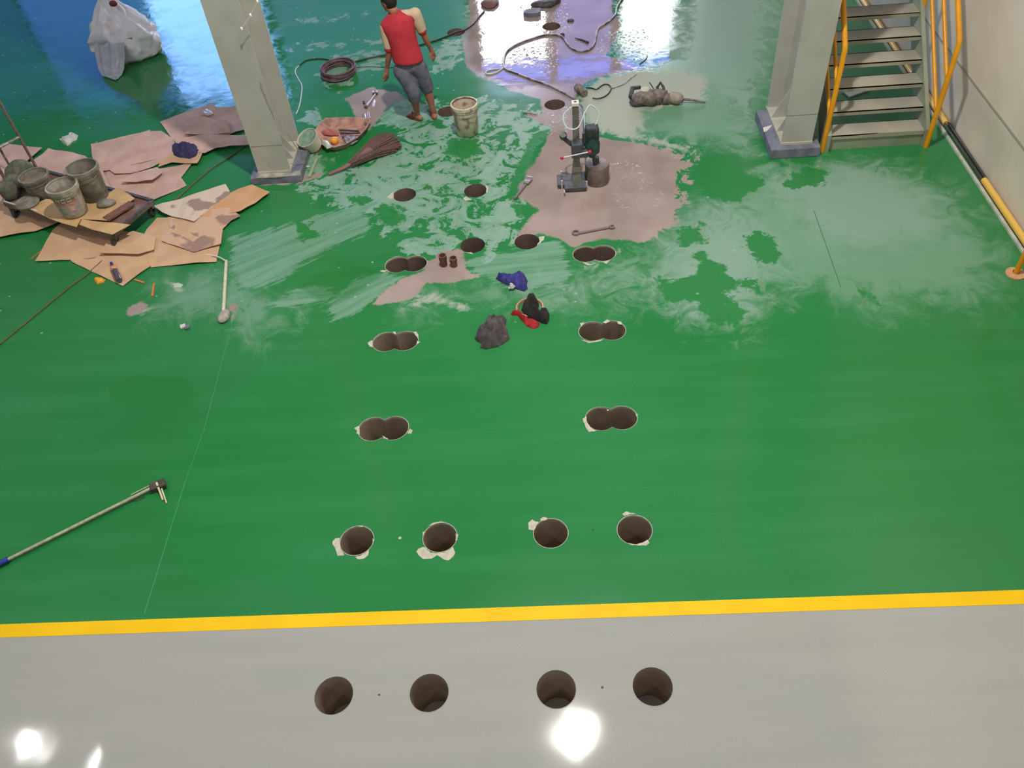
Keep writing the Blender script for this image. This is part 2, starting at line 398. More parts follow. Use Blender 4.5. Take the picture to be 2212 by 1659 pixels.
FILM = [[(660, 402), (700, 385), (800, 322), (862, 300), (870, 280), (832, 262), (800, 262), (845, 228), (880, 210), (900, 217), (960, 222), (1060, 215), (1165, 240), (1188, 278), (1160, 325), (1110, 425), (1140, 470), (1120, 510), (1090, 525), (1045, 560), (1045, 520), (995, 512), (985, 540), (930, 555), (870, 545), (800, 470), (745, 450), (690, 435)],
        [(690, 152), (740, 115), (800, 105), (830, 118), (830, 150), (760, 165), (760, 185), (715, 200), (700, 185)],
        [(925, 160), (935, 110), (960, 90), (1002, 85), (1005, 110), (990, 145), (950, 165)],
        [(640, 95), (720, 92), (830, 85), (828, 92), (740, 100), (640, 108)], [(640, 40), (800, 32), (800, 36), (640, 46)], [(650, 260), (680, 235), (740, 240), (735, 262), (690, 270)],
        [(640, 340), (700, 330), (760, 330), (700, 380), (660, 380)]]
STROKES = [([(500, 512), (560, 500), (650, 480), (745, 442), (800, 462), (800, 500), (760, 520), (700, 545), (600, 610), (545, 625), (515, 615), (495, 570)], (505, 600), (780, 480)),
           ([(695, 662), (770, 598), (830, 585), (870, 600), (830, 630), (790, 660), (760, 685), (720, 690)], (700, 670), (860, 590)),
           ([(1000, 570), (1045, 548), (1110, 540), (1200, 518), (1225, 540), (1235, 600), (1215, 615), (1145, 628), (1080, 610), (1030, 595)], (1050, 600), (1235, 575)),
           ([(745, 640), (680, 610), (600, 640), (560, 660), (620, 665)], (560, 655), (740, 630)),
           ([(800, 250), (860, 205), (905, 215), (925, 250), (880, 280), (830, 270)], (820, 260), (900, 220)),
           ([(880, 420), (900, 400), (870, 380), (770, 430), (720, 460), (760, 470)], (720, 460), (880, 400))]
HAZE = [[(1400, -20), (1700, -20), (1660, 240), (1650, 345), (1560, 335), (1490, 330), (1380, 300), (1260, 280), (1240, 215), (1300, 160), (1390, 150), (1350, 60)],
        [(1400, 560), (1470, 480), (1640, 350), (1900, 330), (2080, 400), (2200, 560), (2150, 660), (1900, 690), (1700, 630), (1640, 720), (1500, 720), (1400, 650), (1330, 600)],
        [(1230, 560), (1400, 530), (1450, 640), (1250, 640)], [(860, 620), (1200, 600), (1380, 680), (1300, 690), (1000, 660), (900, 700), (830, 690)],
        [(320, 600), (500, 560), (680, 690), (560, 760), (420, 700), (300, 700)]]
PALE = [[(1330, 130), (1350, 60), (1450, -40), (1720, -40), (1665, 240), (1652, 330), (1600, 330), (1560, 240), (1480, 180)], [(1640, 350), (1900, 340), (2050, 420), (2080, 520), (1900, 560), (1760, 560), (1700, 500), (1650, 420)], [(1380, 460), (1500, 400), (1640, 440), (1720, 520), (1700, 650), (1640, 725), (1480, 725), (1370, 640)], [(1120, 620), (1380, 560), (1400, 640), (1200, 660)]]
DUST = [[(1240, 205), (1300, 165), (1400, 150), (1520, 160), (1530, 215), (1480, 225), (1400, 240), (1380, 290), (1490, 315), (1500, 335), (1400, 312), (1262, 272)],
        [(870, 655), (905, 640), (960, 640), (1000, 655), (1010, 672), (960, 660), (930, 655), (900, 668), (882, 665)],
        [(1345, 540), (1300, 560), (1290, 572), (1260, 575)], [(375, 615), (390, 612), (394, 620), (380, 623)], [(300, 678), (318, 668), (322, 672), (305, 684)],
        ]
BARE = [[(1500, 345), (1540, 333), (1585, 345), (1610, 378), (1652, 388), (1620, 420), (1590, 438), (1540, 425), (1510, 400)], [(1698, 400), (1715, 375), (1725, 358), (1790, 365), (1775, 400), (1720, 412)],
        [(1420, 600), (1440, 605), (1500, 600), (1515, 580), (1495, 550), (1520, 545), (1560, 570), (1575, 600), (1640, 605), (1650, 632), (1590, 622), (1570, 635), (1600, 672), (1610, 690), (1560, 706), (1525, 695), (1500, 650), (1465, 650), (1430, 660)],
        [(1450, 500), (1520, 480), (1530, 520), (1480, 530)], [(1860, 610), (1890, 640), (1900, 660), (1870, 650)], [(1595, 510), (1640, 500), (1680, 520), (1690, 560), (1640, 570)],
        [(800, 295), (870, 300), (860, 330), (760, 345), (700, 372), (690, 350), (760, 330)], [(1160, 285), (1190, 280), (1130, 400), (1090, 430), (1120, 350)], [(1110, 440), (1162, 456), (1130, 470)],
        [(755, 430), (790, 425), (800, 440), (780, 450)], [(810, 450), (850, 445), (880, 470), (850, 490), (815, 475)], [(970, 300), (1035, 300), (1040, 330), (1000, 345), (960, 330)], [(640, 470), (700, 500), (660, 530), (640, 500)],
        [(1180, 505), (1225, 510), (1235, 545), (1215, 520)], [(690, 235), (760, 215), (830, 150), (920, 170), (905, 205), (850, 210), (760, 260), (700, 262)]]
DEEP = [[(230, 830), (290, 812), (400, 815), (430, 850), (400, 880), (280, 882), (240, 860)], [(740, 560), (830, 590), (760, 640), (690, 650), (640, 620)]]
WET = [[(1000, -40), (1000, 60), (1010, 140), (1090, 185), (1240, 180), (1300, 162), (1400, 150), (1480, 130), (1500, 60), (1500, -40)],
       [(1300, 355), (1340, 350), (1400, 390), (1430, 430), (1420, 455), (1310, 450), (1330, 420), (1300, 395)],
       [(1160, 300), (1140, 420), (1300, 480), (1450, 480), (1470, 350), (1300, 310), (1200, 280)], [(1270, 300), (1400, 320), (1520, 345), (1480, 335)],
       [(-400, -200), (640, -100), (640, 240), (455, 240), (330, 262), (-400, 275)]]
RIP = [[(1305, 362), (1345, 352), (1390, 385), (1430, 425), (1425, 448), (1335, 450), (1330, 425), (1305, 400)], [(1110, 15), (1215, 10), (1225, 60), (1200, 75), (1160, 60), (1150, 35)], [(1300, 80), (1400, 60), (1385, 140), (1300, 120)],
       [(1440, 312), (1520, 318), (1500, 345), (1450, 335)], [(1110, 90), (1200, 90), (1190, 140), (1090, 140)], [(1195, 240), (1215, 240), (1218, 285), (1200, 285)]]
su = np.zeros(nv); sl = np.zeros(nv); sk = np.full(nv, -.3)
for pl, a, b_ in STROKES:
    w = [P2(*p) for p in pl]; xs = [p[0] for p in w]; ys = [p[1] for p in w]
    k = np.nonzero((VX > min(xs)-.3) & (VX < max(xs)+.3) & (VY > min(ys)-.3) & (VY < max(ys)+.3))[0]
    d = sdf(VX[k], VY[k], w); A = Vector(P2(*a)); B = Vector(P2(*b_)); t = (B-A).normalized()
    q = d > sk[k]; kk = k[q]; sk[kk] = d[q]; su[kk] = -(VX[kk]-A.x)*t.y+(VY[kk]-A.y)*t.x; sl[kk] = (VX[kk]-A.x)*t.x+(VY[kk]-A.y)*t.y
for nm, arr in dict(mud=fld(MUD), film=fld(FILM), stroke=np.clip(sk, -.3, .3), su=su, sl=sl, haze=fld(HAZE, .6), pale=fld(PALE, .6), dust=fld(DUST), bare=fld(BARE), deep=fld(DEEP), wet=fld(WET), rip=fld(RIP)).items():
    a = fm.attributes.new(nm, 'FLOAT', 'POINT'); a.data.foreach_set('value', np.ascontiguousarray(arr, dtype=np.float32))

t = NT('epoxy_floor')
pos = t.pos(); sep = t.new('ShaderNodeSeparateXYZ'); t.put(sep.inputs[0], pos)
n_big = t.noise(.35, 3); n_mid = t.noise(2.2, 4); n_edge = t.noise(7, 5, .6, dist=.6); n_fine = t.noise(26, 4, .6); n_mot = t.noise(3.6, 6, .68, dist=1.2)
cmb = t.new('ShaderNodeCombineXYZ'); t.put(cmb.inputs[0], t.math('MULTIPLY', t.attr('su'), 13.)); t.put(cmb.inputs[1], t.math('MULTIPLY', t.attr('sl'), .9))
n_str = t.noise(1., 4, .65, vec=cmb.outputs[0])
cm2 = t.new('ShaderNodeCombineXYZ'); t.put(cm2.inputs[0], t.math('MULTIPLY', sep.outputs[0], .5)); t.put(cm2.inputs[1], t.math('MULTIPLY', sep.outputs[1], 5.))
n_row = t.noise(1., 4, .6, vec=cm2.outputs[0])
ce = t.math('SUBTRACT', n_edge, .5); cf = t.math('SUBTRACT', n_fine, .5); cm_ = t.math('SUBTRACT', n_mot, .5)
def edge(name, amp=.12, fine=.03, lo=-.012, hi=.012, extra=None):
    v = t.math('MULTIPLY_ADD', ce, amp, t.attr(name)); v = t.math('MULTIPLY_ADD', cf, fine, v)
    if extra is not None: v = t.math('ADD', v, extra)
    return t.ramp(v, lo, hi)
green = t.mix(t.ramp(n_big, .35, .65), (.013, .178, .040), (.025, .20, .060))
green = t.mix(t.math('MULTIPLY', t.ramp(n_row, .4, .75), .25), green, (.05, .27, .10))
green = t.mix(t.math('MULTIPLY', t.ramp(t.noise(55, 4, .7), .42, .6), .25), green, (.012, .17, .032))
# broad haze of dried dust, blotchy
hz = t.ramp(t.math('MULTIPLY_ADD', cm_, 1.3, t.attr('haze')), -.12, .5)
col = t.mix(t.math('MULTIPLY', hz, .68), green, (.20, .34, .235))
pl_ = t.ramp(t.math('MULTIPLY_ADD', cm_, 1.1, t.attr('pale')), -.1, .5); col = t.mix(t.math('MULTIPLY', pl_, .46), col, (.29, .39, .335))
# rubbed film (flat strokes and pools)
fm_ = t.ramp(t.math('MULTIPLY_ADD', cf, .16, t.math('MULTIPLY_ADD', ce, .5, t.math('MULTIPLY_ADD', cm_, 1.1, t.math('MINIMUM', t.attr('film'), .10)))), .02, .07)
fc = t.mix(t.ramp(n_mot, .36, .64), (.15, .29, .19), (.25, .375, .295))
col = t.mix(t.math('MULTIPLY', fm_, .85), col, fc)
st = t.math('MULTIPLY', edge('stroke', .16, .05, -.02, .05, extra=t.math('MULTIPLY', t.math('SUBTRACT', n_str, .5), .35)), t.mixf(t.ramp(n_str, .3, .62), .35, 1.))
col = t.mix(t.math('MULTIPLY', st, .72), col, (.22, .36, .27))
ba = edge('bare', .30, .08, -.02, .03, extra=t.math('MULTIPLY', cm_, .35))
col = t.mix(t.math('MULTIPLY', ba, .92), col, (.014, .19, .04))
de = edge('deep', .10, .02, -.03, .03); col = t.mix(t.math('MULTIPLY', de, .5), col, (.010, .16, .022))
du = t.ramp(t.math('MULTIPLY_ADD', cm_, .5, t.math('MULTIPLY_ADD', cf, .12, t.attr('dust'))), -.04, .09)
col = t.mix(t.math('MULTIPLY', du, .85), col, (.42, .42, .35))
mx_ = t.ramp(sep.outputs[0], .85, 1.5); mu = edge('mud', .12, .035, -.012, .02, extra=t.math('MULTIPLY', mx_, t.math('MULTIPLY_ADD', cf, .16, t.math('MULTIPLY', cm_, 1.1))))
mc = t.mix(t.ramp(n_mid, .3, .7), (.29, .22, .195), (.38, .295, .262))
col = t.mix(mu, col, mc)
# splatter specks
vo = t.new('ShaderNodeTexVoronoi'); vo.inputs['Scale'].default_value = 9; t.put(vo.inputs['Vector'], pos); vo.inputs['Randomness'].default_value = 1.
spn = t.new('ShaderNodeSeparateColor'); t.put(spn.inputs[0], vo.outputs['Color'])
spk = t.math('MULTIPLY', t.ramp(vo.outputs['Distance'], .14, .10), t.math('GREATER_THAN', spn.outputs[0], .80))
spk = t.math('MULTIPLY', spk, t.ramp(t.math('MULTIPLY_ADD', t.math('SUBTRACT', n_mid, .5), 2.5, sep.outputs[1]), 5.3, 6.1)); spk = t.math('MULTIPLY', spk, t.ramp(sep.outputs[0], 2.8, 1.8))
spk = t.math('MULTIPLY', spk, t.math('SUBTRACT', 1., mu)); col = t.mix(t.math('MULTIPLY', spk, .55), col, (.38, .52, .40))
# second coating colour: pale grey beyond the line
gy_ = t.math('LESS_THAN', sep.outputs[1], 2.72)
gcol = t.mix(t.ramp(n_row, .35, .7), (.35, .35, .32), (.38, .365, .34)); gcol = t.mix(t.math('MULTIPLY', t.ramp(n_mid, .45, .7), .25), gcol, (.34, .365, .34))
gcol = t.mix(t.math('MULTIPLY', t.ramp(t.noise(60, 4, .7), .42, .6), .15), gcol, (.29, .29, .26))
col = t.mix(gy_, col, gcol)
t.put(t.b.inputs['Base Color'], col)
wet = edge('wet', .35, .1, -.1, .1)
ro = t.mixf(fm_, .17, .42); ro = t.mixf(hz, ro, .36); ro = t.mixf(st, ro, .4); ro = t.mixf(ba, ro, .2); ro = t.mixf(du, ro, .6); ro = t.mixf(mu, ro, .2)
ro = t.mixf(wet, ro, t.mixf(mu, t.mixf(fm_, t.mixf(t.ramp(n_mot, .4, .62), .07, .2), .2), .06)); ro = t.mixf(gy_, ro, .05)
t.put(t.b.inputs['Roughness'], ro); dry = t.math('MAXIMUM', t.math('MAXIMUM', t.math('MULTIPLY', fm_, .7), st), t.math('MAXIMUM', t.math('MULTIPLY', hz, .6), du)); t.put(t.b.inputs['Specular IOR Level'], t.mixf(t.math('MULTIPLY', dry, t.math('SUBTRACT', 1., t.math('MAXIMUM', wet, mu))), .5, .12))
rp = edge('rip', .5, .1, -.10, .16)
rn = t.math('MULTIPLY', t.ramp(t.noise(24, 3, .55, dist=.6), .56, .74), .35); wn = t.noise(7, 3, .5); un = t.noise(1.4, 2, .5)
hgt = t.math('ADD', t.math('MULTIPLY', un, .010), t.math('MULTIPLY', t.math('MULTIPLY', wn, wet), .0030))
hgt = t.math('MULTIPLY_ADD', t.math('MULTIPLY', rn, rp), .065, hgt)
hgt = t.math('MULTIPLY_ADD', t.math('MULTIPLY', n_fine, t.math('MAXIMUM', du, t.math('MULTIPLY', fm_, .3))), .002, hgt)
bn = t.new('ShaderNodeBump'); bn.inputs['Distance'].default_value = 1.; bn.inputs['Strength'].default_value = .5; t.put(bn.inputs['Height'], hgt); t.l.new(bn.outputs[0], t.b.inputs['Normal'])
M['floor'] = t.m
floor = bpy.data.objects.new('floor', fm); COL.objects.link(floor); fm.materials.append(t.m); struct(floor)

# drilled holes: open liners below the slab with a base disc
for cs, rr in HOLES:
    ol = hole_outline(cs, 40); d = .44 if rr == 'A' else .5
    mb = MB().loft([[Vector((x, y, z)) for x, y in ol] for z in (0, -.12, -.3, -d)], cap=False)
    h = mb.build('core_hole', 'hole' if rr in 'ABCD' else 'holewet', floor, smooth=True)
    h['label'] = 'bare grey-brown concrete wall of a drilled hole'
    MB().add([(x, y, -d+.001) for x, y in ol], [tuple(range(len(ol)))]).build('hole_base', 'holebase' if rr == 'A' else 'hole', h)
    if rr in 'ABCDE':
        cx_ = sum(q[0] for q in cs)/len(cs); cy_ = cs[0][1]
        MB().loft([[Vector((x+(x-cx_)*a_, y+(y-cy_)*a_, z_)) for x, y in ol] for z_, a_ in ((-.02, -.004), (.0008, -.004), (.0008, .028*(1 if len(cs) == 1 else .6)))], cap=False).build('hole_lip', 'chip' if rr != 'A' else mat('lip_grey', (150, 146, 136), .7), h)
CHIPS = [[(719, 1169), (724, 1163), (733, 1162), (733, 1172), (736, 1186), (744, 1199), (730, 1201), (727, 1193), (723, 1181), (718, 1176)],
         [(768, 1203), (780, 1200), (792, 1192), (797, 1188), (795, 1200), (786, 1207), (772, 1208)], [(804, 1163), (809, 1167), (805, 1171)], [(772, 1137), (783, 1135), (784, 1138)],
         [(899, 1192), (903, 1186), (915, 1181), (920, 1184), (930, 1194), (945, 1195), (960, 1193), (972, 1187), (978, 1182), (983, 1193), (979, 1203), (968, 1211), (956, 1207), (944, 1199), (932, 1207), (914, 1208), (905, 1200)],
         [(984, 1152), (990, 1155), (988, 1166), (984, 1168)], [(913, 1150), (918, 1147), (914, 1160)], [(926, 1136), (935, 1130), (952, 1126), (962, 1129), (950, 1128), (932, 1134)],
         [(1141, 1130), (1149, 1122), (1155, 1126), (1163, 1127), (1159, 1134), (1153, 1146), (1142, 1144)], [(1168, 1120), (1175, 1117), (1183, 1120), (1178, 1124), (1169, 1125)],
         [(1344, 1110), (1352, 1105), (1365, 1108), (1374, 1110), (1360, 1111), (1349, 1115)], [(1357, 1173), (1375, 1176), (1392, 1170), (1398, 1166), (1403, 1173), (1396, 1179), (1375, 1178), (1362, 1177)],
         [(765, 925), (775, 920), (777, 930), (776, 940), (770, 936), (771, 931)], [(880, 936), (886, 926), (892, 930), (888, 937)], [(826, 941), (839, 948), (836, 949), (828, 945)],
         [(1258, 905), (1267, 900), (1268, 912), (1275, 922), (1288, 931), (1272, 933), (1266, 925), (1262, 914)], [(1373, 893), (1378, 895), (1376, 901)], [(1310, 884), (1316, 886), (1312, 888)],
         [(794, 741), (803, 735), (805, 742), (805, 750), (799, 749)], [(893, 718), (900, 716), (904, 726), (903, 732), (899, 726)], [(901, 736), (908, 738), (903, 743), (900, 742)], [(848, 717), (854, 716), (856, 721), (852, 722)],
         [(1252, 698), (1262, 696), (1260, 702), (1255, 705)], [(1302, 697), (1312, 690), (1318, 694), (1308, 699)], [(1332, 694), (1342, 695), (1344, 701), (1336, 700)], [(1254, 734), (1262, 735), (1275, 738), (1298, 733), (1304, 733), (1296, 737), (1272, 741)],
         [(820, 585), (838, 583), (830, 588)], [(1018, 545), (1022, 549), (1004, 545)], [(1164, 512), (1176, 510), (1175, 518), (1160, 530), (1166, 520)], [(1050, 400), (1055, 405), (1052, 418), (1050, 412)], [(836, 425), (850, 414), (850, 428), (842, 430)],
         [(1000, 428), (1006, 424), (1020, 431), (1006, 434)], [(1258, 566), (1280, 571), (1270, 574)], [(1300, 566), (1318, 562), (1310, 570)]]
def jag(pl, seed):
    out = []; n = len(pl)
    for i in range(n):
        a = Vector(pl[i]); b_ = Vector(pl[(i+1) % n]); out.append(a)
        for k_ in (1, 2):
            m_ = a.lerp(b_, k_/3); r_ = random.Random(seed*31+i*7+k_); out.append(m_+Vector((r_.uniform(-.9, .9), r_.uniform(-.7, .7))))
    return out
for i, pl in enumerate(CHIPS):
    MB().prism([P2(x, y) for x, y in jag(pl, i)], -.002, .0012).build('chipped_edge', 'chip', floor)
for x, y, r_ in ((819, 1501, .007), (1301, 1485, .009), (1281, 1144, .007), (864, 1162, .012)):
    p = at(x, y); MB().lathe([(r_, 0.0008), (0.0001, 0.0009)], (p.x, p.y, 0), 10).build('anchor_hole', 'black' if r_ < .01 else 'chip', floor)
for a, b_, w_ in (((513, 655), (440, 930), .005), ((400, 1040), (312, 1325), .006), ((440, 930), (400, 1040), .004)):
    MB().beam(at(*a, .0004), at(*b_, .0004), w_, .0008).build('scratch_mark', mat('scratch', (62, 140, 86), .5), floor)
MB().beam(at(1758, 455, .0004), at(1817, 622, .0004), .006, .0008).build('hairline_joint', mat('joint', (56, 100, 66), .6), floor)
# yellow boundary line
yl = MB().box((-5.7, 2.728, .001), (20.6, .101, .002)).build('trim_1', 'yellow_line'); struct(yl)

# ------------------------------------------------------------------ walls and far openings
WX = 4.47
wr = MB().box((WX+.1, 8.6, 4.5), (.2, 23.4, 9)).build('wall_right', 'wall'); struct(wr)
# cracked strips / dado joint on the right wall
MB().box((WX-.004, 8.6, .62), (.012, 23.3, .02)).build('plaster_joint', mat('wall_joint', (166, 160, 144), .8), wr)
YF = 20.
wf = MB()
HD = 5.25; SILL = 1.15
wf.box((-5.9, YF+.15, (9+HD)/2), (21.4, .3, 9-HD)); wf.box((-5.9, YF+.15, SILL/2), (21.4, .3, SILL))
OPEN = [(-16.2, -12.3, 'night'), (-12.27, -9.3, 'blue_dim'), (-9.26, -6.55, 'blue_bright'), (-6.3, -1.75, 'teal'), (-1.45, .15, 'white'), (.35, 1.75, 'violet'), (1.95, 3.15, 'white')]
xs_ = [-16.6]+[v for o_ in OPEN for v in o_[:2]]+[4.8]
for i in range(0, len(xs_), 2): wf.box(((xs_[i]+xs_[i+1])/2, YF+.15, (HD+SILL)/2), (xs_[i+1]-xs_[i], .3, HD-SILL))
struct(wf.build('wall_far', 'wallfar'))
PM = dict(night=pane('dark_blue_glazing', (56, 78, 160), 1.7*DOOR_BLUE), blue_dim=pane('blue_lit_glazing', (64, 90, 190), 3.0*DOOR_BLUE), blue_bright=pane('pale_blue_lit_glazing', (130, 175, 255), 9.5*DOOR_BLUE), teal=pane('teal_lit_glazing', (84, 124, 165), 2.6*DOOR_BLUE),
          white=pane('daylit_glazing', (250, 252, 255), 15.*DOOR_WHITE), violet=pane('violet_lit_glazing', (130, 130, 215), 3.4*DOOR_BLUE), top=pane('blue_tinted_glazing', (84, 120, 255), 6.5*DOOR_BLUE))
for i, (a, b_, k) in enumerate(OPEN):
    w = thing('window_%d' % (i+1), '', '', ((a+b_)/2, YF, SILL)); del w['label']; del w['category']; struct(w)
    split = 4.62 if a > -2 else HD
    n = 1 if a < -1.5 else max(1, round((b_-a)/1.6)); step = (b_-a)/n
    for q in range(n):
        MB().box((a+(q+.5)*step, YF+.12, (SILL+split)/2), (step-.02, .03, split-SILL-.06)).build('pane', PM[k], w)
        if split < HD: MB().box((a+(q+.5)*step, YF+.12, (HD+split)/2), (step-.02, .03, HD-split-.06)).build('pane', PM['top'], w)
    fr = MB()
    for q in range(n+1): fr.box((a+q*step, YF+.1, (SILL+HD)/2), (.03, .08, HD-SILL))
    for z in (SILL+.03, HD-.03)+((split,) if split < HD else ()): fr.box(((a+b_)/2, YF+.1, z), (b_-a, .08, .06))
    fr.build('window_frame', 'pane_frame', w)
struct(MB().box((-16.4, 8.6, 4.5), (.2, 23.4, 9)).build('wall_left', 'wallfar'))

# high-bay lamps (they show as reflections in the grey floor) and a fluorescent tube
for i, (x, y) in enumerate(((0, 5.2), (-9.34, 5.24), (-4.67, -3.), (3., -2.8))):
    l = thing('high_bay_lamp', ['round high bay lamp hanging above the middle of the drilled rows', 'round high bay lamp hanging far left above the green floor', 'round high bay lamp hanging behind the camera to the left', 'round high bay lamp hanging behind the camera to the right', 'round high bay lamp near the far wall on the left', 'round high bay lamp near the far wall on the right'][i], 'lamp', (x, y, 8.9), 'high bay lamps')
    MB().lathe([(.05, .55), (.07, .5), (.12, .45), (.16, .3), (.36, .1), (.37, .1), (.17, .32), (.02, .42)], (x, y, 8.9), 24).build('lamp_shade', 'lampbody', l, smooth=True)
    MB().lathe([(.0, .0), (.10, .01), (.13, .08), (.13, .12), (0, .12)], (x, y, 8.93), 20).build('lamp_glass', 'lampglass', l, smooth=True)
    MB().tube([(x, y, 9.4), (x, y, 9.9)], .015, 6).build('hanging_rod', 'lampbody', l)
    area('lamp_light', (x, y, 8.86), LAMP_E*(1 if i < 1 else .12), .28)
tb = thing('tube_lamp', 'thin fluorescent tube lamp hung high on the left', 'lamp', (-8.08, 4.75, 9.0))
MB().tube([(-8.085, 5.15, 9), (-8.085, 3.95, 9)], .03, 8).build('lamp_tube', 'tubeglass', tb); MB().box((-8.085, 4.55, 9.06), (.1, 1.25, .05)).build('lamp_shade', 'lampbody', tb)

# ------------------------------------------------------------------ wall foot pipe (yellow - dark - yellow) and pale kerb
kb = struct(MB().box((4.367, 9.0, .012), (.03, 22, .024)).build('baseboard_right', mat('kerb', (196, 200, 186), .6, c2=(176, 176, 160), scale=8)))
def pipe_seg(name, m, y0, y1, r=.032):
    return MB().tube([(4.41, y0, .055), (4.41, y1, .055)], r, 10)
wp = thing('wall_pipe', 'long yellow pipe with a dark bare stretch along the foot of the right wall', 'pipe', (4.41, 7, .02))
ya, yb, yc = at(2125, 388, .06).y, at(2056, 265, .06).y, at(2030, 228, .06).y
pipe_seg('', '', -1.5, ya).build('yellow_section', 'yellow_pipe', wp, smooth=True)
d_ = MB(); d_.tube([(4.398, ya, .05), (4.398, yb, .05)], .012, 8); d_.tube([(4.435, ya, .06), (4.435, yb, .06)], .013, 8); d_.build('dark_section', mat('dark_pipe', (70, 60, 62), .4), wp, smooth=True)
pipe_seg('', '', yb, 19.).build('yellow_section', 'yellow_pipe', wp, smooth=True)
# guard rail foot at the right edge
gp = at(2193, 592)
gr = thing('rail_post', 'yellow rail post with a round floor flange at the right edge', 'post', (gp.x, gp.y, 0))
MB().lathe([(.085, 0), (.085, .012), (.03, .014), (.03, .03)], (gp.x, gp.y, 0), 24).build('floor_flange', mat('flange', (206, 160, 112), .6, c2=(196, 140, 100), scale=20), gr, smooth=True)
MB().tube([(gp.x, gp.y, .0), (gp.x+.01, gp.y, .5), (gp.x+.01, gp.y, 1.1)], .024, 12).build('post', 'yellow', gr, smooth=True)
MB().tube([(gp.x+.01, gp.y, 1.1), (gp.x+.02, gp.y-4., 1.1)], .024, 12).build('top_rail', 'yellow', gr, smooth=True)

# ------------------------------------------------------------------ steel columns
def column(x0, x1, yf, yb, label, px0, px1, py0, py1, ph, side):
    r = thing('steel_column', label, 'column', ((x0+x1)/2, (yf+yb)/2, 0), 'steel columns')
    MB().box(((px0+px1)/2, (py0+py1)/2, ph/2), (px1-px0, py1-py0, ph), taper=.985).build('plinth', 'plinth', r, bevel=.008)
    bw = .035
    MB().box(((x0+x1)/2, (yf+yb)/2+.005, ph+.012), (x1-x0+.01, yb-yf+.03, .024)).build('base_plate', mat('plate_paint', (190, 188, 170), .5, c2=(176, 172, 156), scale=7), r)
    H = 10.
    zc = ph+.024+H/2; tf = .018
    MB().box(((x0+x1)/2, yf+tf/2, zc), (x1-x0, tf, H)).build('front_flange', 'steel_paint', r)
    MB().box(((x0+x1)/2, yb-tf/2, zc), (x1-x0, tf, H)).build('rear_flange', 'steel_paint', r)
    MB().box(((x0+x1)/2, (yf+yb)/2, zc), (.014, yb-yf-2*tf-.002, H)).build('web', 'steel_paint', r)
    # stiffeners at the foot
    zt = ph+.024; xm = (x0+x1)/2
    for sx in (-1, 1):
        xe = x0 if sx < 0 else x1
        for yy in (yf+.24, yb-.24):
            g = MB(); a = [(xm+sx*.008, yy, zt), (xe, yy, zt), (xm+sx*.008, yy, zt+.34)]
            g.add([(p[0], p[1]-.006, p[2]) for p in a]+[(p[0], p[1]+.006, p[2]) for p in a], [(0, 1, 2), (5, 4, 3), (0, 3, 4, 1), (1, 4, 5, 2), (2, 5, 3, 0)])
            g.build('stiffener', 'steel_paint', r)
    MB().box(((x0+x1)/2, yf-.001, zt+.32), (x1-x0, .003, .004)).build('weld_seam', mat('seam', (128, 126, 112), .6), r)
    return r
cl = column(-3.255, -2.888, 8.21, 8.84, 'olive-grey steel H column on the left beside the cardboard sheets', -3.345, -2.76, 8.12, 8.95, .085, 1)
cr = column(2.545, 2.872, 8.10, 8.87, 'olive-grey steel H column on the right beside the yellow-railed stairs', 2.42, 2.955, 8.0, 8.86, .11, -1)
# dust patches on plinths
MB().prism([P2(x, y, .11) for x, y in ((1648, 276), (1662, 272), (1668, 270), (1664, 276), (1656, 284), (1650, 285))], .108, .1125).build('cement_spill', 'whitepaint', cr)
MB().prism([P2(x, y, .085) for x, y in ((560, 377), (585, 374), (630, 374), (648, 368), (650, 377), (600, 383), (552, 385))], .083, .0865).build('cement_spill', 'dustsplash', cl)
# thin wire down the left column with two glinting clips
w0 = [pv(556, 3, 8.12), pv(541, 33, 8.12), pv(522, 62, 8.12)]
wb = thing('wire_string', 'glinting thin wire with three bright clips hanging in front of the left column', 'wire', w0[2])
MB().tube([pv(560, -60, 8.12)]+w0, .003, 6).build('wire', 'whitepaint', wb)
for p in w0: MB().ball(p, (.012, .01, .02), 8).build('clip', mat('bright_clip', (250, 250, 250), .2), wb, smooth=True)
lp = [pv(562, 177, 8.19), pv(583, 228, 8.19), pv(625, 295, 8.18), at(663, 352, .09)]
single(MB().tube(smooth_path(lp, 4), .004, 6), 'guy_rope', 'dustsplash', 'thin taut cord running down the left column to the floor', 'rope')

# ------------------------------------------------------------------ stairs
SY, SG, SH = 8.10, .18, .175; XL, XR = 3.06, 4.05
stair = thing('steel_staircase', 'steel open-riser staircase with yellow handrails against the right wall', 'stairs', ((XL+XR)/2, SY, 0))
for i in range(10):
    z = (i+1)*SH; y = SY+i*SG
    tr = MB(); tr.box(((XL+XR)/2, y+.12, z-.005), (XR-XL-.004, .24, .01)); tr.box(((XL+XR)/2, y+.005, z-.0225), (XR-XL-.004, .01, .045)); tr.box(((XL+XR)/2, y+.235, z-.0225), (XR-XL-.004, .01, .045))
    tr.build('tread', 'tread', stair)
MB().box(((XL+XR)/2, SY+.02, .06), (XR-XL-.004, .012, .12)).build('kick_plate', 'stringer', stair)
for x in (XL-.02, XR+.02):
    s_ = MB(); y0, y1 = SY, SY+10*SG; th = .04
    prof = [(y0-.03, .0), (y0-.03, .20), (y1+.1, 10*SH+.24), (y1+.1, 10*SH-.08), (y0+.20, .0)]
    s_.add([(x-th/2, a, b_) for a, b_ in prof]+[(x+th/2, a, b_) for a, b_ in prof], [tuple(range(4, -1, -1)), tuple(range(5, 10))]+[(i, (i+1) % 5, 5+(i+1) % 5, 5+i) for i in range(5)])
    s_.build('stringer', 'stringer', stair)
sl_ = SH/SG
